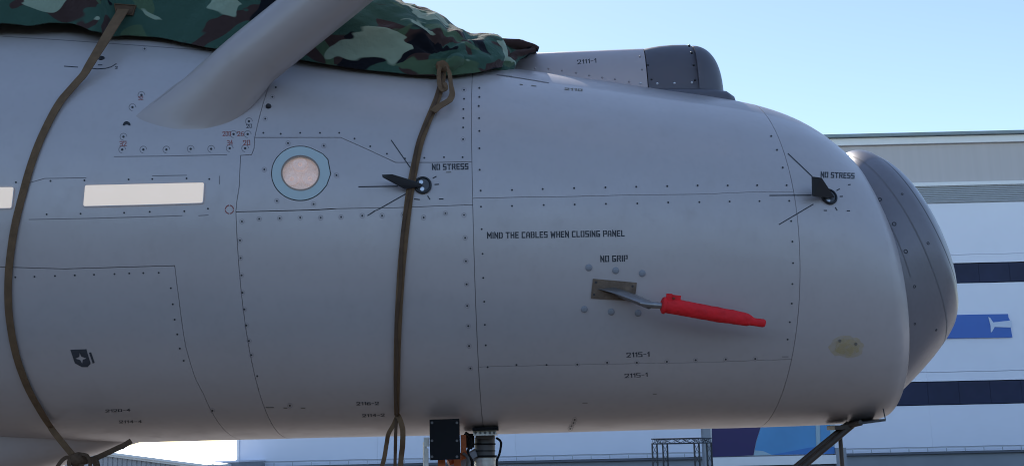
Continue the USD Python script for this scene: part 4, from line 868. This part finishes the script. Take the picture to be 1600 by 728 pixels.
emit('end_column', bx([x1b+.003, Yb-.1, 0], [wat(1321, 700, Yb)[0], Yb+.5, zz(699, 1310, Yb)]), 'plinth_grey', BN, air=False)

Yt = 38.0
TR = thing('truss_frame', 'small black truss frame standing in front of the display board', 'truss', (wat(1064, 700, Yt)[0], Yt, 0))
corners = {'a': (1022.5, 690, 38.0), 'b': (1038.5, 683, 40.4), 'c': (1107, 680.5, 40.6), 'd': (1088, 687, 38.3)}
cw = {k: wat(*v) for k, v in corners.items()}; zt2 = np.mean([c[2] for c in cw.values()]); cw = {k: np.array([c[0], c[1], zt2]) for k, c in cw.items()}
def truss(name, a, b, up):
    d = (b-a)/np.linalg.norm(b-a); o1 = np.cross(d, up); o1 /= np.linalg.norm(o1); o2 = np.cross(d, o1); s = .085; L = np.linalg.norm(b-a); ms = []
    cs = [a + o1*s*i_ + o2*s*j_ for i_, j_ in ((-1, -1), (1, -1), (1, 1), (-1, 1))]
    for c in cs: ms.append(trimesh.creation.cylinder(.021, segment=[c, c+d*L], sections=8))
    m_ = max(2, int(L/.34))
    for k in range(m_):
        for q in range(4): ms.append(trimesh.creation.cylinder(.009, segment=[cs[q]+d*L*k/m_, cs[(q+1) % 4]+d*L*(k+1)/m_], sections=6))
    return emit(name, cat_(ms), 'truss_black', TR, air=False, smooth=40)
for k in 'abcd': truss('post', np.array([cw[k][0], cw[k][1], 0]), cw[k]-[0, 0, .17], np.array([0, 1., 0]))
for k, l in ('ab', 'bc', 'cd', 'da'):
    d = (cw[l]-cw[k])/np.linalg.norm(cw[l]-cw[k]); truss('beam', cw[k]-d*.08-[0, 0, .08], cw[l]+d*.08-[0, 0, .08], np.array([0, 0, 1.]))

Ys = 50.0
SH = thing('shed', 'low ribbed grey shed with a white roof edge sloping down to the right', 'shed', (wat(230, 716, Ys)[0], Ys, 0))
L0, R0 = wat(100, 699.5, Ys), wat(328, 729, Ys)
th_ = .10
def slab(l, r, z_off, t, y0, y1): return hull([[p[0], y, p[2]+z_off+dz] for p in (l, r) for y in (y0, y1) for dz in (0, -t)])
emit('roof', slab(L0, R0, .10, .10, Ys-.35, Ys+14), 'shed_trim', SH, air=False)
emit('roof_fascia', slab(L0, R0, -.003, .10, Ys-.2, Ys-.12), 'shed_trim', SH, air=False)
sl_ = (R0[2]-L0[2])/(R0[0]-L0[0]); x = L0[0]+.1
while x < R0[0]-.2:
    z = L0[2]+(x-L0[0])*sl_-.11; emit('wall_rib', bx([x, Ys, 0], [x+.16, Ys+.06, z]), 'shed_ribbed', SH, air=False); x += .22
emit('wall', hull([[xx, y, z] for xx in (L0[0]+.05, R0[0]-.1) for y in (Ys+.04, Ys+13.5) for z in (0, L0[2]+(xx-L0[0])*sl_-.12)]), 'shed_ribbed', SH, air=False)
LW = thing('low_building', 'low grey flat roofed block between the shed and the hall', 'building', (wat(352, 724, 54)[0], 54, 0))
z_ = wat(350, 719.5, 54)[2]; xa, xb = wat(326, 720, 54)[0], wat(373, 720, 54)[0]
emit('wall', bx([xa, 54, 0], [xb, 60, z_-.08]), 'plinth_grey', LW, air=False); emit('roof', bx([xa-.05, 53.9, z_-.077], [xb+.02, 60.1, z_]), 'facade_white', LW, air=False)
def cable(a, b, Y): return cat_([tube(smooth_path(np.array([wat(*a, Y), (wat(*a, Y)+wat(*b, Y))/2-[0, 0, .03], wat(*b, Y)]), 12), .013, 6)])
top_mesh('overhead_cable', cable((100, 683), (400, 736), 49), 'louvre_slat', 'thin grey cable sloping above the shed roof', 'cable')
